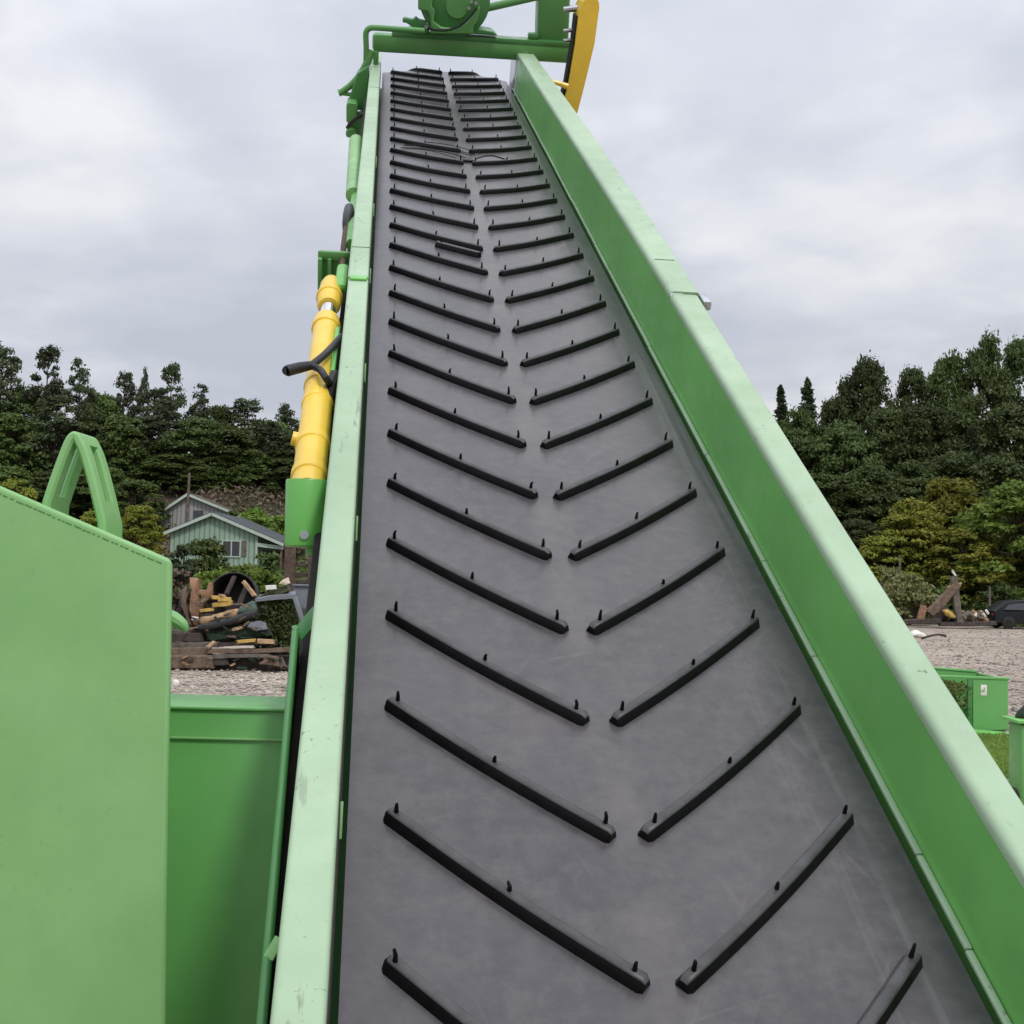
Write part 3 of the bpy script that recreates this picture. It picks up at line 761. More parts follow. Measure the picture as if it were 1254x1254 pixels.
def plant(kind, px, ytop, Y, wpx=None, label=None, group=None, cat='tree', base=None):
    p = at(px, ytop, Y); zb = ground_z(p.x, Y) if base is None else base
    k = CNT.get(kind, 0); CNT[kind] = k+1
    pr = PROTO[kind][k % len(PROTO[kind])]
    o = pr if pr.name not in USED else copy_tree(pr)
    USED.add(pr.name)
    Hh = max(1.5, p.z-zb+.3); s = Hh/TREE_H
    nat = {'airy': 5.0, 'big': 7.2, 'dense': 8.4, 'yellow': 8.2, 'conifer': 4.6}[kind]
    sx = s if wpx is None else (wpx/FPX*Y)/nat
    o.location = (p.x, Y, zb-.15); o.scale = (sx, sx, s); o.rotation_euler = (0, 0, rnd.uniform(0, 6.28))
    tag(o, label, cat, group); return o
GL = 'trees of the wood behind the left yard'; GR = 'trees of the wood behind the right yard'
plant('airy', 4, 420, 112, 75, 'airy grey green tree at the far left edge of the skyline', GL)
plant('airy', 60, 424, 112, 62, 'tall airy tree, second from left on the skyline above the lifting lug', GL)
plant('airy', 98, 438, 110, 52, 'airy tree with a drooping crown just right of the tall one above the lug', GL)
plant('airy', 154, 454, 114, 48, 'narrow airy tree left of the thin pointed one on the left skyline', GL)
plant('airy', 177, 450, 116, 22, 'thin pointed sapling crown sticking up on the left skyline', GL)
plant('airy', 211, 445, 112, 50, 'tallest pointed airy tree in the middle of the left skyline', GL)
plant('airy', 246, 470, 112, 44, 'round topped airy tree right of the tallest on the left skyline', GL)
plant('airy', 303, 487, 114, 78, 'wide low airy tree left of the yellow cylinder on the skyline', GL)
plant('airy', 352, 494, 116, 50, 'sparse airy tree half hidden behind the yellow cylinder', GL)
KD = 0
LD = 'dense dark leafy tree in the mass of the left wood'
for px, yt, Y, w in ((-25, 500, 108, 95), (20, 510, 105, 100), (70, 500, 106, 100), (118, 505, 107, 95), (160, 512, 105, 95), (200, 505, 106, 110), (243, 515, 104, 100), (285, 528, 105, 100), (325, 530, 106, 95), (370, 535, 106, 95), (415, 530, 107, 95), (-60, 470, 112, 100), (30, 478, 113, 90), (125, 485, 113, 80), (190, 490, 114, 80), (265, 500, 114, 80), (335, 520, 113, 80)):
    KD += 1; plant(('airy', 'big', 'dense')[KD % 3], px, yt-(14 if KD % 3 == 0 else 0), Y, w*(.9 if KD % 3 == 0 else 1), LD, GL)
LF = 'low bushy tree at the foot of the left wood'
for px, yt, Y, w in ((10, 575, 99, 95), (75, 580, 98, 95), (130, 575, 99, 90), (165, 590, 96, 85), (215, 560, 103, 100), (262, 560, 104, 80), (310, 560, 104.5, 85), (355, 565, 104, 80)):
    plant('dense', px, yt, Y, w, LF, GL)
plant('yellow', 172, 622, 90, 62, 'small yellowish bush tree left of the grey house', GL)
plant('yellow', 120, 630, 88, 70, 'yellowish bush tree behind the slanted hopper top', GL)
plant('yellow', 20, 590, 92, 70, 'yellowish bush tree at the left edge above the hopper', GL)
plant('conifer', 957, 472, 100, 95, 'smaller conifer next to the right rail of the conveyor', GR, base=2.5)
plant('conifer', 989, 464, 100, 105, 'taller conifer, second tree right of the conveyor rail', GR, base=2.5)
plant('big', 1062, 443, 96, 92, 'broad dark tree with a rounded top right of the conifers', GR)
plant('big', 1035, 470, 98, 60, 'slim dark tree between the conifers and the broad round top', GR)
plant('big', 1118, 455, 98, 74, 'dark tree with a ragged top right of the broad round tree', GR)
plant('big', 1160, 436, 96, 80, 'tall dark tree left of the tallest group on the right skyline', GR)
plant('big', 1206, 416, 95, 88, 'tallest dark tree on the right skyline', GR)
plant('big', 1250, 420, 96, 90, 'tall dark tree cut by the right edge on the skyline', GR)
plant('big', 1300, 425, 96, 90, 'dark tree in the mass of the right wood', GR)
plant('big', 975, 505, 97, 80, 'dark tree filling the gap below the two conifers', GR)
plant('big', 1020, 492, 97, 70, 'dark tree between the taller conifer and the slim dark tree', GR)
RD = 'dense mid green tree in the mass of the right wood'
for px, yt, Y, w in ((935, 520, 96, 90), (985, 540, 92, 100), (1035, 520, 90, 110), (1085, 505, 90, 100), (1135, 500, 89, 110), (1185, 490, 90, 110), (1235, 500, 88, 120), (1290, 500, 88, 120), (960, 590, 86, 100), (1010, 585, 84, 110), (1060, 575, 82, 120), (1110, 570, 83, 120), (1165, 560, 83, 125), (1225, 565, 82, 120), (1280, 570, 82, 120), (1000, 640, 78, 100), (1050, 640, 77, 110), (900, 560, 96, 110), (860, 540, 98, 110)):
    plant('dense' if CNT.get('dense', 0) % 3 else 'big', px, yt, Y, w, RD, GR)
plant('yellow', 1085, 660, 74, 100, 'yellow green tree nearest the right rail at the yard edge', GR)
plant('yellow', 1120, 620, 75, 120, 'wide yellow green tree above the leaning broken posts', GR)
plant('yellow', 1180, 650, 72.5, 130, 'low yellow green tree left of the black car', GR)
plant('yellow', 1165, 590, 78, 120, 'yellow green tree behind the others above the right yard', GR)
yb = plant('yellow', 1245, 600, 73, 150, 'bright green leafy tree overhanging the black car', GR)
for ch in yb.children:
    if ch.name.startswith('crown'):
        ch.data = ch.data.copy(); ch.data.materials[0] = M['leaf_bright']
plant('yellow', 1300, 590, 76, 150, RD, GR)
plant('conifer', 1190, 520, 84, 110, 'slim pale topped young tree within the right wood', GR)

for px, yt, Y, w in ((455, 530, 106, 110), (500, 520, 104, 120), (550, 525, 101, 120), (600, 515, 100, 125), (650, 530, 97, 125), (700, 520, 95, 125), (750, 530, 93, 120), (800, 520, 95, 120), (520, 610, 92, 110), (640, 610, 88, 120), (760, 600, 84, 120), (840, 600, 82, 120)):
    plant('dense' if CNT.get('dense', 0) % 2 else 'big', px, yt, Y, w, 'leafy tree of the wood straight behind the raised conveyor', 'trees of the wood behind the conveyor')
def bush(name, px, ytop, ybase, Y, wpx, mat, label, seed, n=26, leaf=.16, group=None):
    g = np.random.default_rng(seed); top = at(px, ytop, Y); bz = at(px, ybase, Y).z; bz = min(bz, max(ground_z(top.x, Y), bz-9))
    w = wpx/FPX*Y*.5; h = top.z-bz
    root = empty(name, (top.x, Y, bz), label=label, cat='bush', group=group)
    P, Nn = [], []; st = MB()
    for k in range(n):
        a = g.uniform(0, 6.28); q = g.random(); rr = w*math.sqrt(g.random())*(1-.55*q*q); z = h*(.1+.78*q)
        c = (math.cos(a)*rr, math.sin(a)*rr*.8, z); cs = g.uniform(.22, .42)*min(w, h*1.2)
        p, nn = clump_pts(g, c, cs, int(46*(cs/leaf)**2*.12)+24, .65); P.append(p); Nn.append(nn)
        if k % 3 == 0: st.tube([(c[0]*.1, c[1]*.1, 0), (c[0]*.5, c[1]*.5, c[2]*.6), c], [.04, .03, .01], 5, caps=False)
    st.build('stem', M['bark'], root, ang=60, recalc=False)
    leaves('foliage', np.concatenate(P), np.concatenate(Nn), leaf, mat, root, seed+1)
    return root
bush('bush', 252, 657, 700, 66, 62, M['leaf_mid'], 'rounded dark green bush in front of the green house wall', 101, 34)
bush('bush', 226, 664, 712, 60, 40, M['leaf_grey'], 'grey green bush at the left corner of the green house', 102, 30)
bush('bush', 222, 690, 725, 48, 40, M['leaf_dry'], 'dry brown shrub beside the hopper edge behind the debris', 103, 30, .13)
bush('bush', 290, 686, 722, 50, 66, M['leaf_bright'], 'bright green hedge bush behind the black tub', 104, 40, .15)
bush('bush', 327, 694, 722, 48, 50, M['leaf_bright'], 'bright green bush right of the hedge, below the porch', 105, 34, .15)
bush('bush', 330, 676, 704, 62, 46, M['leaf_dark'], 'dark green bush under the porch of the green house', 106, 30)
bush('bush', 260, 690, 728, 46, 56, M['leaf_bright'], 'bright green bush left of the hedge, behind broken timber', 107, 34, .14)
bush('bush', 318, 622, 660, 92, 62, M['leaf_bright'], 'pale green shrub on the bank behind the green house roof', 108, 30, .2)
bush('bush', 350, 632, 670, 90, 50, M['leaf_bright'], 'pale green shrub on the bank beside the yellow cylinder', 109, 26, .2)
bush('bush', 288, 622, 648, 95, 40, M['leaf_mid'], 'small green shrub on the brown bank above the roof', 110, 22, .2)
bush('bush', 1112, 702, 762, 66, 78, M['leaf_pale'], 'pale dry scrub bush beside the right rail', 111, 44, .15)
bush('bush', 1085, 690, 752, 70, 66, M['leaf_pale'], 'pale scrub bush half behind the right rail', 112, 36, .15)
bush('bush', 1150, 715, 762, 69, 56, M['leaf_mid'], 'green bush behind the leaning broken posts', 113, 34, .15)
bush('bush', 1215, 712, 764, 70, 80, M['leaf_dark'], 'dark bush in the gap behind the black car', 114, 36, .16)
# ground cover on the bank and the slopes
g = np.random.default_rng(5)
def cover(name, x0, x1, y0, y1, n, size, mat, label, hh):
    x = g.uniform(x0, x1, n); y = g.uniform(y0, y1, n)
    keep = np.sin(x*.8+1)*np.cos(y*.7)+np.sin(x*.31-y*.23)+g.normal(0, .5, n) > -.3
    x, y = x[keep], y[keep]
    z = np.array([ground_z(a, b) for a, b in zip(x, y)])+g.random(len(x))*hh
    o = leaves(name, np.stack([x, y, z], 1), np.tile([0, -.3, .6], (len(x), 1)), size, mat, None, 9, 2.2)
    return tag(o, label, 'ground cover', kind='stuff')
cover('bank_scrub', -46, -6, 84, 112, 26000, .2, M['leaf_dry'], 'dry brown scrub covering the bank above the houses', .5)
cover('undergrowth', -40, -6, 40, 90, 26000, .2, M['leaf_mid'], 'low green undergrowth on the slope round the houses', .5)
cover('undergrowth', -7, 50, 66, 84, 30000, .2, M['leaf_mid'], 'low green undergrowth at the foot of the right wood', .6)

# ================================================================== HOUSES
M['wall_green'] = None
def board_mat(name, c, sx=7):
    t = NT(name); v = t.coord()
    w = t.n('ShaderNodeTexWave', wave_type='BANDS', bands_direction='X'); w.inputs['Scale'].default_value = .95; t.l(v, w.inputs['Vector'])
    mr = t.n('ShaderNodeMapRange'); mr.inputs['From Min'].default_value = .0; mr.inputs['From Max'].default_value = .25; t.l(w.outputs['Fac'], mr.inputs['Value'])
    col = t.mix(mr.outputs[0], sc(c, .62), c); col = t.mix(t.mul(t.noise(v, 1.2, 5, .6, .45, .7), .3), col, sc(c, .7))
    t.color(col); t.set(Roughness=.7); t.bump(mr.outputs[0], .03); return t.m
M['wall_green'] = board_mat('pale_green_boards', (.29, .41, .31))
M['wall_grey'] = board_mat('grey_boards', (.33, .33, .32))
M['trim'] = simple('pale_trim', (.42, .5, .43), .6, var=.08)
M['roof_dark'] = simple('dark_roofing', (.05, .058, .062), .8, var=.3, scale=3)
M['roof_brown'] = simple('brown_roofing', (.1, .075, .06), .9, var=.35, scale=2, bump=.02)
M['glass'] = simple('dark_glass', (.02, .024, .028), .08, spec=.8)
M['wood_grey'] = simple('weathered_wood', (.13, .1, .08), .9, var=.4, scale=3, bump=.01)
HY = 80.0
def house(px_l, px_r, y_eave, px_apex, y_apex, y_base, Y, depth, wall, roofm, label, over=.35, porch=None, names='house'):
    cl, cr_ = at(px_l, y_base, Y), at(px_r, y_base, Y); ap_ = at(px_apex, y_apex, Y); ev = at(px_l, y_eave, Y).z
    bz = cl.z; root = empty(names, ((cl.x+cr_.x)/2, Y+depth/2, bz), label=label, cat='house'); o = root.location
    x0, x1, xa = cl.x-o.x, cr_.x-o.x, ap_.x-o.x; ze, za = ev-bz, ap_.z-bz; y0 = -depth/2
    mb = MB(); pr = [Vector((x0, 0, -1.5)), Vector((x1, 0, -1.5)), Vector((x1, 0, ze)), Vector((xa, 0, za)), Vector((x0, 0, ze))]
    mb.loft([[p+Vector((0, y0, 0)) for p in pr], [p+Vector((0, -y0, 0)) for p in pr]]); mb.build('wall', wall, root, ang=20)
    rf = None
    for xs_, zs_ in ((x0, ze), (x1, ze)):
        sl_ = (zs_-za)/(xs_-xa); ext = over*(1 if xs_ > xa else -1)
        e = porch if (porch and xs_ > xa) else xs_+ext-0
        if porch and xs_ > xa: e = porch-o.x
        p0 = Vector((xa, 0, za+.07)); p1 = Vector((e, 0, za+.07+sl_*(e-xa)))
        mb = MB(); t_ = Vector((0, 0, .1))
        mb.loft([[p0+Vector((0, y0-.4, 0)), p1+Vector((0, y0-.4, 0)), p1+Vector((0, y0-.4, 0))+t_, p0+Vector((0, y0-.4, 0))+t_], [p0+Vector((0, -y0+.4, 0)), p1+Vector((0, -y0+.4, 0)), p1+Vector((0, -y0+.4, 0))+t_, p0+Vector((0, -y0+.4, 0))+t_]])
        mb.build('roof', roofm, root, ang=20)
        mb = MB(); mb.bar(p0+Vector((0, y0-.42, -.06)), p1+Vector((0, y0-.42, -.06)), .05, .2, .0); mb.build('barge_board', M['trim'], root, ang=0)
    return root, o, y0, bz
h1, o, y0, bz = house(207, 314, 651, 261, 630, 712, HY, 9, M['wall_green'], M['roof_dark'], 'small pale green boarded house with a dark gable roof and side porch', porch=at(349, 664, HY).x)
def hp(px, py, Y=HY): return at(px, py, Y)-o
a, b = hp(273, 662), hp(294, 682); c = (a+b)/2
fr = MB()
wx, wz = abs(b.x-a.x), abs(a.z-b.z)
for sx_ in (-1, 0, 1): fr.box((c.x+sx_*wx/2, y0-.04, c.z), (.08, .08, wz+.08))
for sz in (-1, 1): fr.box((c.x, y0-.042, c.z+sz*wz/2), (wx-.09, .08, .08))
wf = fr.build('window', M['trim'], h1, ang=0)
mb = MB(); mb.box((c.x, y0-.02, c.z), (wx-.02, .03, wz-.02)); mb.build('pane', M['glass'], wf, ang=0)
mb = MB(); s_ = hp(299, 672)
for k in range(3): mb.box((c.x+(k-1)*wx/3.2-.1, y0-.06, c.z), (.03, .02, wz))
mb.build('grille', M['roof_dark'], wf, ang=0)
mb = MB(); mb.box((s_.x, y0-.03, s_.z), (.3, .05, wz), None, .01); mb.build('shutter', M['wood_grey'], h1, ang=0)
q = hp(314, 690); mb = MB(); mb.box((q.x-.02, y0-.02, 1.0), (.14, .14, 3.6), None, 0); mb.build('corner_post', M['trim'], h1, ang=0)
q = hp(344, 690); mb = MB(); mb.box((q.x, y0-.0, .7), (.12, .12, 3.0), None, 0); mb.build('porch_post', M['wood_grey'], h1, ang=0)
mb = MB(); qa, qb = hp(314, 667), hp(347, 671); mb.bar(qa+Vector((.1, -.06, 0)), qb+Vector((0, -.06, 0)), .1, .25); mb.build('porch_beam', M['trim'], h1, ang=0)
mb = MB(); mb.box(((hp(314, 690).x+hp(344, 690).x)/2+.1, y0+2.4, .6), (abs(hp(344, 690).x-hp(314, 690).x), .1, 3.2)); mb.build('porch_wall', M['rust'], h1, ang=0)

h2, o2, y02, bz2 = house(190, 300, 632, 231, 606, 680, 97, 8, M['wall_grey'], M['roof_brown'], 'grey boarded house with brown roof behind the green house', over=.7)
def hp2(px, py): return at(px, py, 97)-o2
mb = MB(); c = hp2(243, 632); mb.box((c.x, y02-.03, c.z), (.8, .06, .9)); mb.box((c.x, y02-.065, c.z), (.06, .02, .9)); mb.build('window', M['roof_dark'], h2, ang=0)
mb = MB(); a, b = at(232, 579, 84), at(228, 652, 84); mb.tube([b-Vector((0, 0, 2.5)), b, a], [.13, .12, .08], 8)
solo(mb, 'utility_pole', M['wood_grey'], 'leaning bare wooden pole standing in front of the grey house', 'pole')

# ================================================================== LEFT DEBRIS
def wood(name, c, var=.35): return simple(name, c, .9, var=var, scale=5, bump=.008)
M['timber'] = wood('brown_timber', (.14, .098, .07)); M['timber_dark'] = wood('dark_timber', (.055, .042, .036)); M['timber_grey'] = wood('grey_timber', (.125, .105, .09))
M['timber_red'] = wood('split_red_timber', (.25, .14, .085)); M['timber_tan'] = wood('tan_plywood', (.38, .25, .14)); M['timber_yellow'] = wood('yellow_wood', (.42, .28, .075))
M['tub'] = simple('black_tub_plastic', (.012, .011, .01), .6, var=.3); M['bumper'] = simple('black_bumper_plastic', (.018, .018, .02), .4, var=.3)
M['tarp'] = simple('dark_green_tarp', (.012, .03, .012), .65, var=.5, scale=8, bump=.02)
M['white'] = simple('white_block', (.72, .7, .64), .7, var=.1); M['slate'] = simple('slate_grey_panel', (.16, .175, .2), .4, var=.1)
M['olive'] = simple('olive_cloth', (.07, .075, .035), .9, var=.4, scale=6, bump=.02)
M['tint_glass'] = simple('green_tinted_glass', (.07, .12, .09), .12, spec=.8, var=.4)
GP = 'timbers lying in the stack at the left yard edge'
from mathutils import noise as MN
def rough_up(mb, amp, freq, off):
    for v in mb.v: v += MN.noise_vector(v*freq+Vector((off*7.3, off*3.1, 0)))*amp
def plank(pa, pb, Y0, Y1, th, wd, mat, label, name='plank', group=None, cat='plank', jag=.0, seed=0):
    a, b = at(*pa, Y0), at(*pb, Y1); mb = MB(); rj = random.Random(seed*13+5)
    d = (b-a); L_ = d.length; d.normalize(); x = d.cross(Vector((0, 0, 1)))
    x = x.normalized() if x.length > .05 else Vector((1, 0, 0)); z = x.cross(d); n = max(4, min(16, int(L_/.12)))
    rings = []; tw = rj.uniform(-.06, .06); bow = rj.uniform(-.02, .02)*L_
    cs = [(-.5, -.42), (-.42, -.5), (.42, -.5), (.5, -.42), (.5, .4), (.4, .5), (0, .5+rj.uniform(-.04, .04)), (-.4, .5), (-.5, .4)]
    e0 = [rj.uniform(-1, 1)*jag*1.6 for _ in cs]; e1 = [rj.uniform(-1, 1)*jag*1.6 for _ in cs]
    for i in range(n+1):
        q = i/n; c = a+d*L_*q+z*bow*math.sin(math.pi*q); k = 1-.06*rj.random()
        ct, st_ = math.cos(tw*q), math.sin(tw*q)
        rings.append([c+x*(u*ct-w*st_)*wd*k+z*(u*st_*wd+w*ct*th)*k+d*((e0[m] if i == 0 else 0)+(e1[m] if i == n else 0)) for m, (u, w) in enumerate(cs)])
    mb.loft(rings); rough_up(mb, min(th, wd)*.07, 6, seed); rough_up(mb, min(th, wd)*.05, 25, seed)
    return solo(mb, name, mat, label, cat, group, 28)
PX = 28/FPX
Yp = 27.6
plank((190, 811), (262, 809.5), Yp, Yp, .30, .35, M['timber'], 'thick brown beam at the bottom left of the timber stack', 'beam', GP, 'beam', .02, 1)
plank((238, 808.5), (280, 808), Yp+.05, Yp+.1, .22, .3, M['timber_dark'], 'short dark beam end beside the bottom brown beam', 'beam', GP, 'beam', .03, 2)
plank((195, 799), (258, 797), Yp+.2, Yp+.2, .20, .4, M['timber'], 'brown beam with a bolt hole, second layer of the timber stack', 'beam', GP, 'beam', .02, 3)
plank((200, 790), (268, 789), Yp+.35, Yp+.3, .12, .4, M['timber_grey'], 'grey flat plank on top of the bolt hole beam', 'plank', GP, 'plank', .02, 4)
plank((256, 797), (364, 795), Yp+.1, Yp+.2, .11, .32, M['timber'], 'long brown plank reaching right to the conveyor skirt', 'plank', GP, 'plank', .02, 5)
plank((258, 804.5), (332, 803), Yp+.05, Yp+.05, .09, .3, M['timber_grey'], 'grey plank in the lower right of the timber stack', 'plank', GP, 'plank', .02, 6)
plank((262, 790), (338, 788), Yp+.3, Yp+.3, .09, .35, M['timber_dark'], 'dark plank along the top right of the timber stack', 'plank', GP, 'plank', .02, 7)
plank((192, 779), (248, 780), Yp+.4, Yp+.4, .22, .4, M['timber_dark'], 'dark broad board on the top left of the timber stack', 'board', GP, 'board', .03, 8)
plank((205, 774), (250, 770), Yp+.5, Yp+.5, .1, .3, M['timber_grey'], 'tilted grey board leaning on the dark broad board', 'board', GP, 'board', .03, 9)
plank((324, 808), (341, 810), Yp-.1, Yp-.1, .22, .26, M['timber'], 'stubby log end at the right foot of the timber stack', 'log', GP, 'log', .03, 10)
plank((343, 806), (347, 817), Yp, Yp, .12, .16, M['timber_grey'], 'upright grey offcut beside the stubby log end', 'offcut', GP, 'offcut', .02, 11)
plank((290, 786), (312, 784), Yp-.1, Yp, .07, .2, M['timber_yellow'], 'yellow flat offcut on top of the timber stack', 'offcut', GP, 'offcut', .02, 12)
plank((315, 785), (335, 786), Yp-.0, Yp+.1, .10, .2, M['timber_tan'], 'tan offcut next to the yellow flat offcut', 'offcut', GP, 'offcut', .02, 13)
plank((254, 793), (262, 786), Yp-.15, Yp, .05, .1, M['timber_tan'], 'small tan splinter on the stack between brown beams', 'splinter', GP, 'splinter', .01, 14)
def chunk(pts, Y, depth, mat, label, name, cat, jag=.03, seed=0, group=None):
    rj = random.Random(seed); mb = MB(); out = []
    n = len(pts)
    for i in range(n):
        (xa, ya), (xb, yb) = pts[i], pts[(i+1) % n]; m = max(1, int(math.hypot(xb-xa, yb-ya)/3))
        for k in range(m): out.append((xa+(xb-xa)*k/m, ya+(yb-ya)*k/m))
    f = [at(x, y, Y) for x, y in out]; c = sum(f, Vector())/len(f)
    rings = []
    for q, k in ((0, .0), (0, .5), (.0, .88), (.12, 1.0), (.5, 1.02), (.85, .97), (1, .86), (1, .4), (1, .0)):
        rings.append([c+(p-c)*k+Vector((0, depth*q+(0 if q else -depth*.16*(1-k)), 0)) for p in f])
    mb.loft(rings, caps=False)
    rough_up(mb, jag*.9, 4, seed); rough_up(mb, jag*.5, 14, seed+3)
    return solo(mb, name, mat, label, cat, group, 32)
chunk([(236, 765), (232, 748), (234, 722), (232, 708), (242, 709), (241, 722), (243, 738), (250, 735), (244, 750), (243, 766)], Yp+.9, .3, M['timber_red'], 'upright splintered red brown timber leaning at the heap left', 'broken_timber', 'timber', .03, 1)
chunk([(240, 723), (256, 722), (256, 714), (259, 713), (259, 732), (249, 741), (243, 745), (243, 736), (250, 732), (249, 728), (241, 729)], Yp+1.0, .25, M['timber_red'], 'splintered hooked red timber against the black tub', 'broken_timber', 'timber', .02, 2)
chunk([(222, 722), (228, 717), (230, 726), (226, 738), (231, 750), (236, 768), (231, 766), (225, 750), (221, 742)], Yp+1.0, .3, M['timber'], 'curved brown root piece at the left end of the heap', 'root_stump', 'stump', .03, 3)
chunk([(215, 752), (222, 730), (226, 748), (233, 770), (224, 778), (214, 776)], Yp+1.4, .4, M['timber_dark'], 'dark rotten stump behind the hopper edge', 'root_stump', 'stump', .05, 4)
# black tub lying on its side, open towards us
tc_ = at(284, 731, Yp+1.2); tw = 30/FPX*29
TU = empty('plastic_tub', (tc_.x, tc_.y, 0), label='big black round tub lying open on its side in the heap', cat='tub'); ob = TU.location
def tring(y, k, z=1.0): return [Vector((tc_.x+math.cos(2*math.pi*i/28)*tw*k, tc_.y+y+.25*math.sin(2*math.pi*i/28)*k, tc_.z+math.sin(2*math.pi*i/28)*tw*k*z))-ob for i in range(28)]
mb = MB(); mb.loft([tring(.9, .55), tring(.85, .8), tring(0, .97), tring(-.03, 1.02), tring(-.03, .97), tring(.02, .92), tring(.82, .75), tring(.83, .1)]); mb.build('tub_shell', M['tub'], TU, ang=40)
plank((277, 728), (287, 706), Yp+1.0, Yp+1.3, .07, .1, M['timber_dark'], 'dark curved stave standing inside the black tub', 'stave', None, 'stave', .02, 20)
plank((292, 742), (303, 716), Yp+.95, Yp+1.2, .05, .14, M['timber_dark'], 'brown stave leaning at the right inside the black tub', 'stave', None, 'stave', .02, 21)
plank((298, 712), (312, 730), Yp+1.0, Yp+.9, .08, .1, M['timber_tan'], 'tan strip running down the right rim of the black tub', 'strip', None, 'strip', .02, 22)
for i, (pts, lab, mt) in enumerate(((((262, 741), (284, 738)), 'yellow wood block under the other two in front of the tub', 'timber_yellow'), (((268, 734), (282, 734)), 'yellow wood block on top of the pile in front of the tub', 'timber_yellow'), (((259, 731.5), (268, 732)), 'small yellow wood block at the left in front of the tub', 'timber_yellow'), (((246, 748), (262, 746)), 'low yellow brown block left of the tan sheet', 'timber_yellow'), (((270, 729), (275, 730)), 'pale yellow chip lying on the yellow blocks', 'timber_tan'))):
    plank(pts[0], pts[1], Yp+.75, Yp+.8, .11-.012*i, .25, M[mt], lab, 'wood_block', 'yellow wood blocks in the heap', 'block', .02, 30+i)
chunk([(243, 762), (245, 756), (262, 752), (290, 746), (296, 750), (285, 756), (275, 759), (262, 762), (248, 766)], Yp+.5, .5, M['timber_tan'], 'torn tan plywood sheet across the middle of the heap', 'plywood_sheet', 'sheet', .03, 6)
plank((235, 757), (243, 758), Yp+.4, Yp+.4, .08, .1, M['white'], 'small white block on the left of the plywood sheet', 'block', None, 'block')
# bumper, glass, tarp
mb = MB(); pts = [at(x, y, Yp+.3) for x, y in ((242, 769), (262, 766), (290, 759), (316, 750))]; mb.tube(pts, [.07, .1, .11, .09], 12, smooth=5)
solo(mb, 'car_bumper', M['bumper'], 'long black car bumper lying slanted across the heap', 'bumper')
chunk([(290, 750), (294, 743), (308, 736), (312, 737), (316, 748), (300, 752)], Yp+.45, .06, M['tint_glass'], 'green tinted car window pane lying on the black bumper', 'car_window', 'window', .004, 8)
chunk([(247, 776), (262, 773), (290, 767), (306, 762), (326, 768), (332, 778), (310, 782), (280, 786), (256, 786)], Yp+.35, .5, M['tarp'], 'crumpled dark green tarpaulin under the black bumper', 'tarpaulin', 'tarpaulin', .06, 9)
chunk([(303, 768), (307, 762), (316, 761), (324, 764), (326, 770), (314, 773)], Yp+.2, .25, M['slate'], 'crumpled grey plastic lump on the green tarpaulin', 'plastic_lump', 'scrap', .04, 10)
rj = random.Random(21)
for q in range(46):
    if q < 30: x, y, dY = rj.uniform(222, 322), rj.uniform(738, 786), rj.uniform(-.05, .5)
    else: x, y, dY = rj.uniform(212, 358), rj.uniform(806, 819), rj.uniform(-.5, .05)
    L_ = rj.uniform(3, 11); a_ = rj.uniform(-.7, .7)
    mt = rj.choice(['timber', 'timber_dark', 'timber_dark', 'timber_grey', 'timber_tan', 'timber_red', 'bumper', 'tarp'])
    plank((x, y), (x+L_*math.cos(a_), y+L_*math.sin(a_)), Yp+dY, Yp+dY+rj.uniform(-.1, .2), rj.uniform(.02, .06), rj.uniform(.04, .1), M[mt], 'small splintered scrap piece lying in the debris heap at the left', 'scrap_piece', 'scrap pieces in the left debris heap', 'scrap', .02, 200+q)
plank((200, 816), (366, 812), Yp+.5, Yp+.5, .34, .5, M['timber_dark'], 'dark filler beam added for the shade underneath the timber stack', 'gap_filler', None, 'gap_filler', .03, 301)  # dark beam added to fill the gap below the planks with shade
chunk([(232, 779), (236, 766), (250, 760), (300, 756), (334, 752), (340, 784), (336, 790), (240, 790)], Yp+1.3, .8, M['timber_dark'], 'dark filler mass added for the shade under and behind the heap', 'gap_filler_mass', 'mound', .1, 302)  # dark mass added as shade between the pieces of the heap
# wrecked van body overgrown with ivy
VA, VB = at(313, 731, Yp+.7), at(362, 727, Yp+.9)
VN = empty('wrecked_van', (at(342, 800, Yp+1).x, Yp+1.4, 0), label='wrecked van body with a grey roof edge, overgrown with dark ivy', cat='van'); ov = VN.location
V_ = lambda x, y, Y: at(x, y, Y)-ov
mb = MB(); mb.loft([[V_(312, 734, Yp+.6), V_(330, 730, Yp+.6), V_(362, 728, Yp+.6), V_(362, 732.5, Yp+.6), V_(330, 735, Yp+.6), V_(313, 737, Yp+.6)], [V_(318, 728, Yp+2.2), V_(332, 726, Yp+2.2), V_(362, 724, Yp+2.2), V_(362, 728, Yp+2.2), V_(332, 730, Yp+2.2), V_(319, 732, Yp+2.2)]]); mb.build('roof', M['slate'], VN, ang=30)
mb = MB(); mb.bar(V_(361, 731, Yp+.62), V_(374, 772, Yp+.62), .16, .1, .02); mb.bar(V_(374, 772, Yp+.62), V_(376, 812, Yp+.62), .2, .1, .02); mb.build('pillar', M['slate'], VN)
mb = MB(); p = V_(340, 806, Yp+1.4); mb.box((p.x+.25, .1, .25), (1.7, 1.4, .35), None, .05); mb.build('sill', M['bumper'], VN)
mb = MB(); a = V_(344, 770, Yp+1.0); mb.box((a.x, .1, a.z-.05), (.9, .8, 1.1), None, .1); mb.build('seat_mass', M['tarp'], VN)
gi = np.random.default_rng(77); n = 2600
aa = np.array(V_(313, 740, Yp+.7)); p = np.stack([gi.uniform(-.62, .36, n), gi.uniform(-.05, .35, n), gi.uniform(-.62, .6, n)], 1)+np.array(V_(344, 766, Yp+.72))
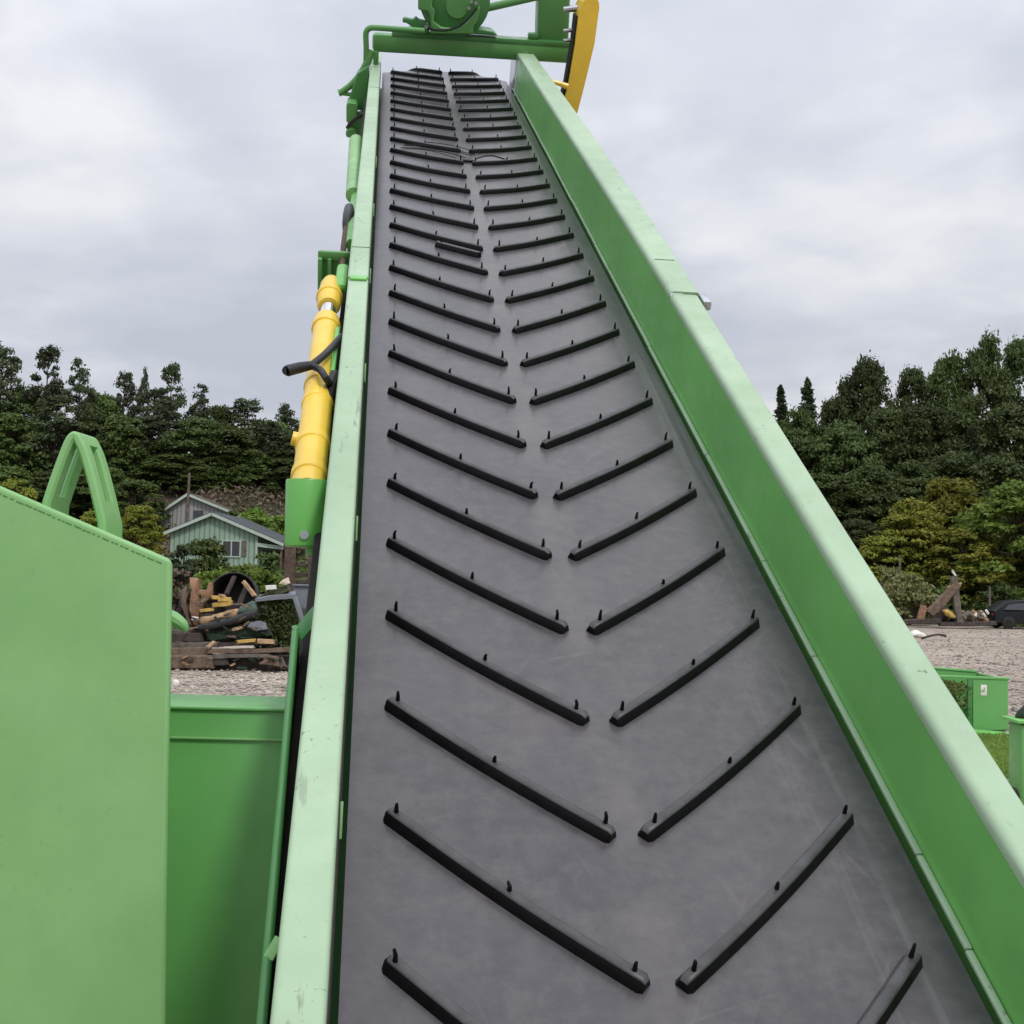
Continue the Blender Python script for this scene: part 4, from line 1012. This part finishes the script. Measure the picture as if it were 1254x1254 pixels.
leaves('ivy', p, np.tile([0, -1, .3], (n, 1)), .06, M['leaf_dark'], VN, 78, 1.3)
chunk([(312, 734), (318, 729), (336, 722), (350, 717), (354, 724), (345, 729), (330, 731)], Yp+1.2, .4, M['olive'], 'olive cloth bundle lying on the van roof', 'cloth_bundle', 'bundle', .03, 12)
plank((326, 720), (338, 719), Yp+1.1, Yp+1.1, .11, .15, M['white'], 'white rectangular block on the olive bundle', 'block', None, 'block')
chunk([(341, 715), (346, 710), (352, 707), (354, 714), (350, 716)], Yp+1.1, .2, simple('cream_stone', (.6, .52, .4), .9), 'cream coloured stone on top of the olive bundle', 'stone', 'stone', .02, 13)
# timber frame behind, grey panel
TF = empty('timber_frame', (at(356, 740, 34).x, 34, 0), label='dark brown timber frame with two posts standing behind the van', cat='frame'); ot = TF.location
for x0_, w in ((356, .28), (383, .2)):
    mb = MB(); a = at(x0_, 664, 34)-ot; mb.box((a.x, 0, a.z/2), (w, .2, a.z), None, .01); mb.build('post', M['rust'], TF)
for y in (692, 704, 713):
    mb = MB(); a, b = at(362, y, 34)-ot, at(381, y, 34)-ot; mb.bar(a, b, .08, .13 if y > 692 else .08, .01); mb.build('rail', M['timber_dark'], TF)
mb = MB(); a, b = at(360, 716, 31), at(395, 716, 31); mb.box(((a.x+b.x)/2, 31, a.z/2), (b.x-a.x, .06, a.z), None, .01); mb.box(((a.x+b.x)/2, 30.96, a.z-.01), (b.x-a.x+.04, .12, .05), None, .01)
solo(mb, 'sheet_panel', M['slate'], 'slate grey sheet panel standing right of the wrecked van', 'panel')

# ================================================================== RIGHT YARD
YR = 63
def plankr(pa, pb, th, wd, mat, label, name, cat, seed, group=None, Y=YR): return plank(pa, pb, Y, Y, th, wd, mat, label, name, group, cat, .05, seed)
plankr((1168, 707), (1175, 762), .35, .3, M['timber_grey'], 'tall grey broken post standing at the right yard edge', 'broken_post', 'post', 50)
plankr((1137, 752), (1171, 716), .42, .5, M['timber'], 'brown board leaning up against the tall broken post', 'board', 'board', 51)
plankr((1160, 720), (1176, 715), .15, .2, M['timber_tan'], 'short tan bough crossing the top of the leaning board', 'bough', 'bough', 52)
plankr((1126, 762), (1132, 742), .35, .3, M['timber_red'], 'short upright red brown stump left of the leaning board', 'broken_post', 'post', 53)
plankr((1105, 762), (1150, 760), .25, .5, M['timber_dark'], 'dark log lying flat at the left of the right heap', 'log', 'log', 54)
plankr((1150, 764), (1218, 763), .22, .5, M['timber_dark'], 'long dark log along the foot of the right heap', 'log', 'log', 55)
chunk([(1150, 762), (1152, 748), (1160, 742), (1166, 750), (1164, 762)], YR+.6, .8, M['timber_dark'], 'dark tangled stump between board and post', 'root_stump', 'stump', .15, 56)
chunk([(1155, 748), (1162, 746), (1169, 752), (1170, 757), (1160, 754)], YR-.3, .4, M['timber_yellow'], 'bent yellow slab lying beneath the leaning board', 'slab', 'slab', .08, 57)
chunk([(1179, 762), (1181, 753), (1190, 750), (1197, 755), (1196, 763)], YR+.5, .8, M['timber_grey'], 'grey brown rubble lump right of the tall post', 'rubble', 'rubble', .15, 58)
chunk([(1194, 762), (1197, 750), (1205, 748), (1211, 757), (1210, 763)], YR+.9, .8, M['timber'], 'brown rubble lump next to the black car front', 'rubble', 'rubble', .15, 59)
rj = random.Random(9)
for k in range(9):
    px_, py_ = rj.uniform(1178, 1212), rj.uniform(748, 761); mb = MB(); c = at(px_, py_, YR+.2); mb.box(c, (rj.uniform(.15, .3), .2, rj.uniform(.1, .25)), Euler((rj.random(), rj.random(), rj.random())).to_matrix(), .03)
    solo(mb, 'rubble_piece', M['white'] if k % 3 == 0 else M['timber_tan'], 'small pale rubble piece scattered beside the black car', 'rubble', 'pale rubble pieces beside the black car')
plankr((1171, 706), (1166, 699), .1, .12, M['white'], 'white peeling tip on top of the tall broken post', 'splinter', 'splinter', 61)
for x_, y_, b_ in ((1074+28, 680, 755), (1166+46, 718, 762)):
    mb = MB(); a, b = at(x_, y_, 68), at(x_, b_, 68); mb.tube([a, b], [.06, .09], 8)
    solo(mb, 'fence_post', M['timber_grey'], 'thin upright stake ' + ('beside the pale scrub bush' if x_ < 1150 else 'left of the black car against dark leaves'), 'stake')
# white sack
p = at(1122, 778, 52); mb = MB()
for k in range(1): pass
rings = []
for i in range(9):
    q = i/8; x = -.42+.84*q; k = math.sin(math.pi*min(max(q, .04), .96))**.55
    rings.append([Vector((p.x+x, 52+.26*k*math.cos(a), .16*k*(math.sin(a)+.9)+.03*math.sin(a*3+i))) for a in [2*math.pi*j/14 for j in range(14)]])
mb.loft(rings); solo(mb, 'sack', M['white'], 'white filled sack lying on the gravel by the right rail', 'sack', None, 60)
mb = MB(); mb.tube([at(1128, 783, 50)+Vector((0, 0, .03)), at(1140, 780, 50)+Vector((0, 0, .05)), at(1150, 778, 51)+Vector((0, 0, .03)), at(1159, 780, 51)+Vector((0, 0, .03))], .05, 6, smooth=3); solo(mb, 'branch', M['timber_dark'], 'thin dark branch on the gravel right of the white sack', 'branch')

# black car
M['car_paint'] = simple('black_car_paint', (.006, .007, .009), .4, spec=.22, var=.2)
M['tyre'] = simple('tyre_rubber', (.015, .015, .015), .8); M['lamp'] = simple('headlamp_glass', (.8, .82, .85), .15, spec=.9, var=.05)
cx0 = at(1209, 766, 65).x
CR = empty('parked_car', (cx0+2.15, 65, 0), math.pi, label='black parked car at the wood edge, cut off by the right side', cat='car')
prof = [(-2.12, .30), (-2.15, .55), (-2.05, .72), (-1.75, .84), (-1.25, .93), (-.95, .98), (-.35, 1.40), (.0, 1.52), (.7, 1.55), (1.35, 1.46), (1.95, 1.05), (2.12, .95), (2.15, .5), (2.1, .3)]
mb = MB(); rings = []
for y, k, zz in ((-.86, .97, .0), (-.80, 1.0, .0), (.80, 1.0, 0), (.86, .97, 0)):
    rings.append([Vector((x*k, y*(1 if z < 1.0 else .8), z if abs(y) < .85 else .3+(z-.3)*.97)) for x, z in prof])
mb.loft(rings); cb = mb.build('body', M['car_paint'], CR, ang=40)
bv = cb.modifiers.new('bevel', 'BEVEL'); bv.width = .04; bv.segments = 2; bv.limit_method = 'ANGLE'; bv.angle_limit = R(35)
for s in (-1, 1):
    for poly in ([(-.72, 1.02), (-.30, 1.30), (.28, 1.38), (.28, 1.02)], [(.36, 1.02), (.36, 1.385), (.75, 1.385), (1.32, 1.28), (1.62, 1.02)]):
        mb = MB(); q = [Vector((x, s*(.868-.18*max(0, z-.98)/.5), z)) for x, z in poly]; mb.loft([q, [p+Vector((0, s*.012, 0)) for p in q]]); mb.build('side_window', M['glass'], CR, ang=20)
    for x in (-1.35, 1.35):
        mb = MB(); mb.tube([(x, s*.70, .33), (x, s*.72, .33), (x, s*.88, .33), (x, s*.9, .33)], [.29, .33, .33, .29], 24); w = mb.build('wheel', M['tyre'], CR, ang=40)
        mb = MB(); mb.tube([(x, s*.89, .33), (x, s*.912, .33)], [.21, .19], 18); mb.build('rim', M['shaded_steel'], w, ang=40)
    mb = MB(); mb.box((-2.04, s*.62, .64), (.16, .34, .15), None, .04); mb.build('headlight', M['lamp'], CR)
    mb = MB(); mb.box((2.1, s*.65, .75), (.1, .28, .16), None, .03); mb.build('tail_light', simple('tail_lamp', (.3, .02, .02), .2), CR)
mb = MB(); mb.loft([[Vector((-1.0, -.66, 1.0)), Vector((-1.0, .66, 1.0)), Vector((-.38, .58, 1.37)), Vector((-.38, -.58, 1.37))], [Vector((-.985, -.66, 1.0)), Vector((-.985, .66, 1.0)), Vector((-.365, .58, 1.37)), Vector((-.365, -.58, 1.37))]])
for v in mb.v: v.x -= .03
mb.build('windscreen', M['glass'], CR, ang=20)
mb = MB(); mb.box((-2.13, 0, .42), (.08, 1.5, .16), None, .03); mb.build('bumper', M['bumper'], CR)

# open green loader bucket with cut leaves
KY = 19.6
KB = empty('loader_bucket', (at(1200, 890, KY).x, KY, 0), label='open green steel bucket with cut leaves inside, standing on the right yard', cat='bucket'); ok = KB.location
K = lambda x, y, Y=KY: at(x, y, Y)-ok
def slab(pts, th, mat, name, parent):
    v = [Vector(p) for p in pts]; n = (v[1]-v[0]).cross(v[2]-v[0]).normalized()*th; mb = MB(); mb.loft([v, [p+n for p in v]]); o_ = mb.build(name, mat, parent, ang=20)
    bv = o_.modifiers.new('bevel', 'BEVEL'); bv.width = .008; bv.segments = 2; return o_
zt_ = K(1236, 832).z
xr, xl = K(1234, 860).x, K(1130, 860).x; xm = K(1191, 860).x
slab([(xm, 0, .02), (xr, 0, .06), (xr, 0, zt_), (xm, 0, zt_-.01)], .02, M['paint_panel'], 'front_plate', KB)
slab([(xr, .03, .06), (xr, 1.3, .02), (xr, 1.3, zt_), (xr, .03, zt_)], .02, M['paint_panel'], 'side_plate', KB)
slab([(xl-.5, 1.3, .02), (xr, 1.3, .02), (xr, 1.3, zt_), (xl-.5, 1.3, zt_+.1)], .02, M['paint_panel'], 'back_plate', KB)
slab([(xl-.5, .0, .03), (xr-.02, .0, .03), (xr-.02, 1.28, .03), (xl-.5, 1.28, .03)], .02, M['paint_dark'], 'floor_plate', KB)
mb = MB(); mb.bar((xl-.5, .0, zt_+.03), (xr+.02, 0, zt_+.012), .07, .04, .01); mb.build('top_rim', M['paint_panel'], KB); mb = MB(); mb.bar((xl-.5, 1.3, zt_+.12), (xr+.0, 1.3, zt_+.02), .07, .04, .01); mb.build('top_rim', M['paint_panel'], KB)
mb = MB(); mb.bar((xl, -.16, .09), (xr-.1, -.28, .02), .34, .04, .01); mb.build('lip', M['paint'], KB)
mb = MB(); a, b = K(1200, 838), K(1208, 852); mb.box(((a.x+b.x)/2, -.026, (a.z+b.z)/2), (.10, .006, .17), None, .002); mb.build('sticker', M['white'], KB)
mb = MB(); a = K(1203, 846); mb.box((a.x, -.03, a.z), (.05, .004, .03)); mb.box((a.x+.02, -.03, a.z+.04), (.02, .004, .03)); mb.build('sticker_mark', M['paint_panel'], KB)
mb = MB(); mb.box((xm-.05, .0, zt_*.5), (.07, .05, zt_*.98), None, .01); mb.build('stiffener', M['paint_dark'], KB)
n = 2600; g2 = np.random.default_rng(8); 
xx = g2.uniform(xl-.3, xm-.03, n); yy = g2.uniform(-.05, 1.2, n); zz_ = g2.random(n)**.5*(zt_-.08)
leaves('leaf_litter', np.stack([g2.uniform(xl-.2, xm-.05, 260), g2.uniform(-.1, .1, 260), g2.random(260)**.6*(zt_-.1)], 1), np.tile([0, -1, .4], (260, 1)), .035, M['leaf_pale'], KB, 90, 1.2)
leaves('leaf_litter', np.stack([xx, yy, zz_], 1), np.tile([0, -.6, .6], (n, 1)), .05, M['leaf_bright'], KB, 88, 1.4)
# trough at the right edge
TY = 13.2
TR = empty('steel_trough', (at(1262, 960, TY).x, TY, 0), label='green steel stand with a flat flanged top, cut by the right edge', cat='stand'); ot_ = TR.location
T_ = lambda x, y: at(x, y, TY)-ot_
zt2 = T_(1246, 884).z; xl2 = T_(1250, 900).x; a = T_(1243, 878)
mb = MB(); mb.box((xl2+.62, .2, zt2*.48), (1.2, .36, zt2*.96), None, .02); mb.build('body', M['paint_panel'], TR)
mb = MB(); mb.box((a.x+.74, .2, zt2), (1.45, .46, .04), None, .015); mb.build('top_flange', M['paint'], TR)
mb = MB(); mb.tube([(a.x+.1, .2, zt2+.02), (a.x+.2, .2, zt2+.06), (a.x+.4, .2, zt2+.1), (a.x+1.2, .2, zt2+.12)], [.03, .09, .13, .12], 14, smooth=3); mb.build('rubber_seal', M['tarp'], TR)
# grass patch and stones
def grass(px0, px1, py0, py1, n, label, seed):
    gg = np.random.default_rng(seed); P = []
    while len(P) < n:
        p = ray(gg.uniform(px0, px1), gg.uniform(py0, py1)); q = CAM+p*(-CAM.z/p.z); P.append((q.x, q.y, .03+gg.random()*.05))
    P = np.array(P); nn = gg.normal(0, 1, (n, 3)); nn[:, 2] *= .15
    o_ = leaves('grass', P, nn, .045, M['grass'], None, seed, 2.6); return tag(o_, label, 'grass', kind='stuff')
grass(1188, 1262, 906, 968, 16000, 'patch of short green grass beside the right rail', 71)
gs = np.random.default_rng(15)
M['stone'] = simple('pale_stones', (.33, .29, .25), .95, var=.6, scale=.9)
mb = MB(); base = [(1, 0, 0), (-1, 0, 0), (0, 1, 0), (0, -1, 0), (0, 0, 1), (0, 0, -1)]; bf = [(0, 2, 4), (2, 1, 4), (1, 3, 4), (3, 0, 4), (2, 0, 5), (1, 2, 5), (3, 1, 5), (0, 3, 5)]
for k in range(4200):
    if k % 4: px_, py_ = gs.uniform(1100, 1262), 772+150*gs.random()**1.0
    else: px_, py_ = gs.uniform(195, 372), gs.uniform(820, 862)
    d = ray(px_, py_); p = CAM+d*(-CAM.z/d.z); s = gs.uniform(.012, .035)*(1+p.y/60)*(1.7 if gs.random() < .08 else 1)
    mb.add([(p.x+v[0]*s*gs.uniform(.6, 1.4), p.y+v[1]*s*gs.uniform(.6, 1.4), .3*s+v[2]*s*.55) for v in base], bf)
st = mb.build('loose_stones', M['stone'], ang=0, recalc=False); tag(st, 'loose pale stones scattered over the gravel', 'stones', kind='stuff')
for i, (x, y, s) in enumerate(((1236, 968, .12), (1243, 974, .15), (1250, 984, .17))):
    d = ray(x, y); p = CAM+d*(-CAM.z/d.z); mb = MB(); rings = []
    rj = random.Random(i)
    for a in range(6):
        el = -1.4+2.8*a/5; rings.append([p+Vector((math.cos(el)*math.cos(b_)*s*rj.uniform(.85, 1.1), math.cos(el)*math.sin(b_)*s*rj.uniform(.85, 1.1), s*.5+math.sin(el)*s*.6)) for b_ in [2*math.pi*k/9 for k in range(9)]])
    mb.loft(rings); solo(mb, 'rock', M['stone'] if i < 2 else M['timber_dark'], ('small pale rock at the foot of the grass patch', 'pale rock beside the dark one near the right rail', 'dark rock lowest beside the green stand')[i], 'rock', None, 60)
d = ray(215, 843); p = CAM+d*(-CAM.z/d.z); mb = MB(); mb.box(p+Vector((0, 0, .1)), (.12, .15, .12), Euler((.2, .3, .5)).to_matrix(), .04); solo(mb, 'rock', M['white'], 'white broken lump on the gravel beside the hopper edge', 'rock')
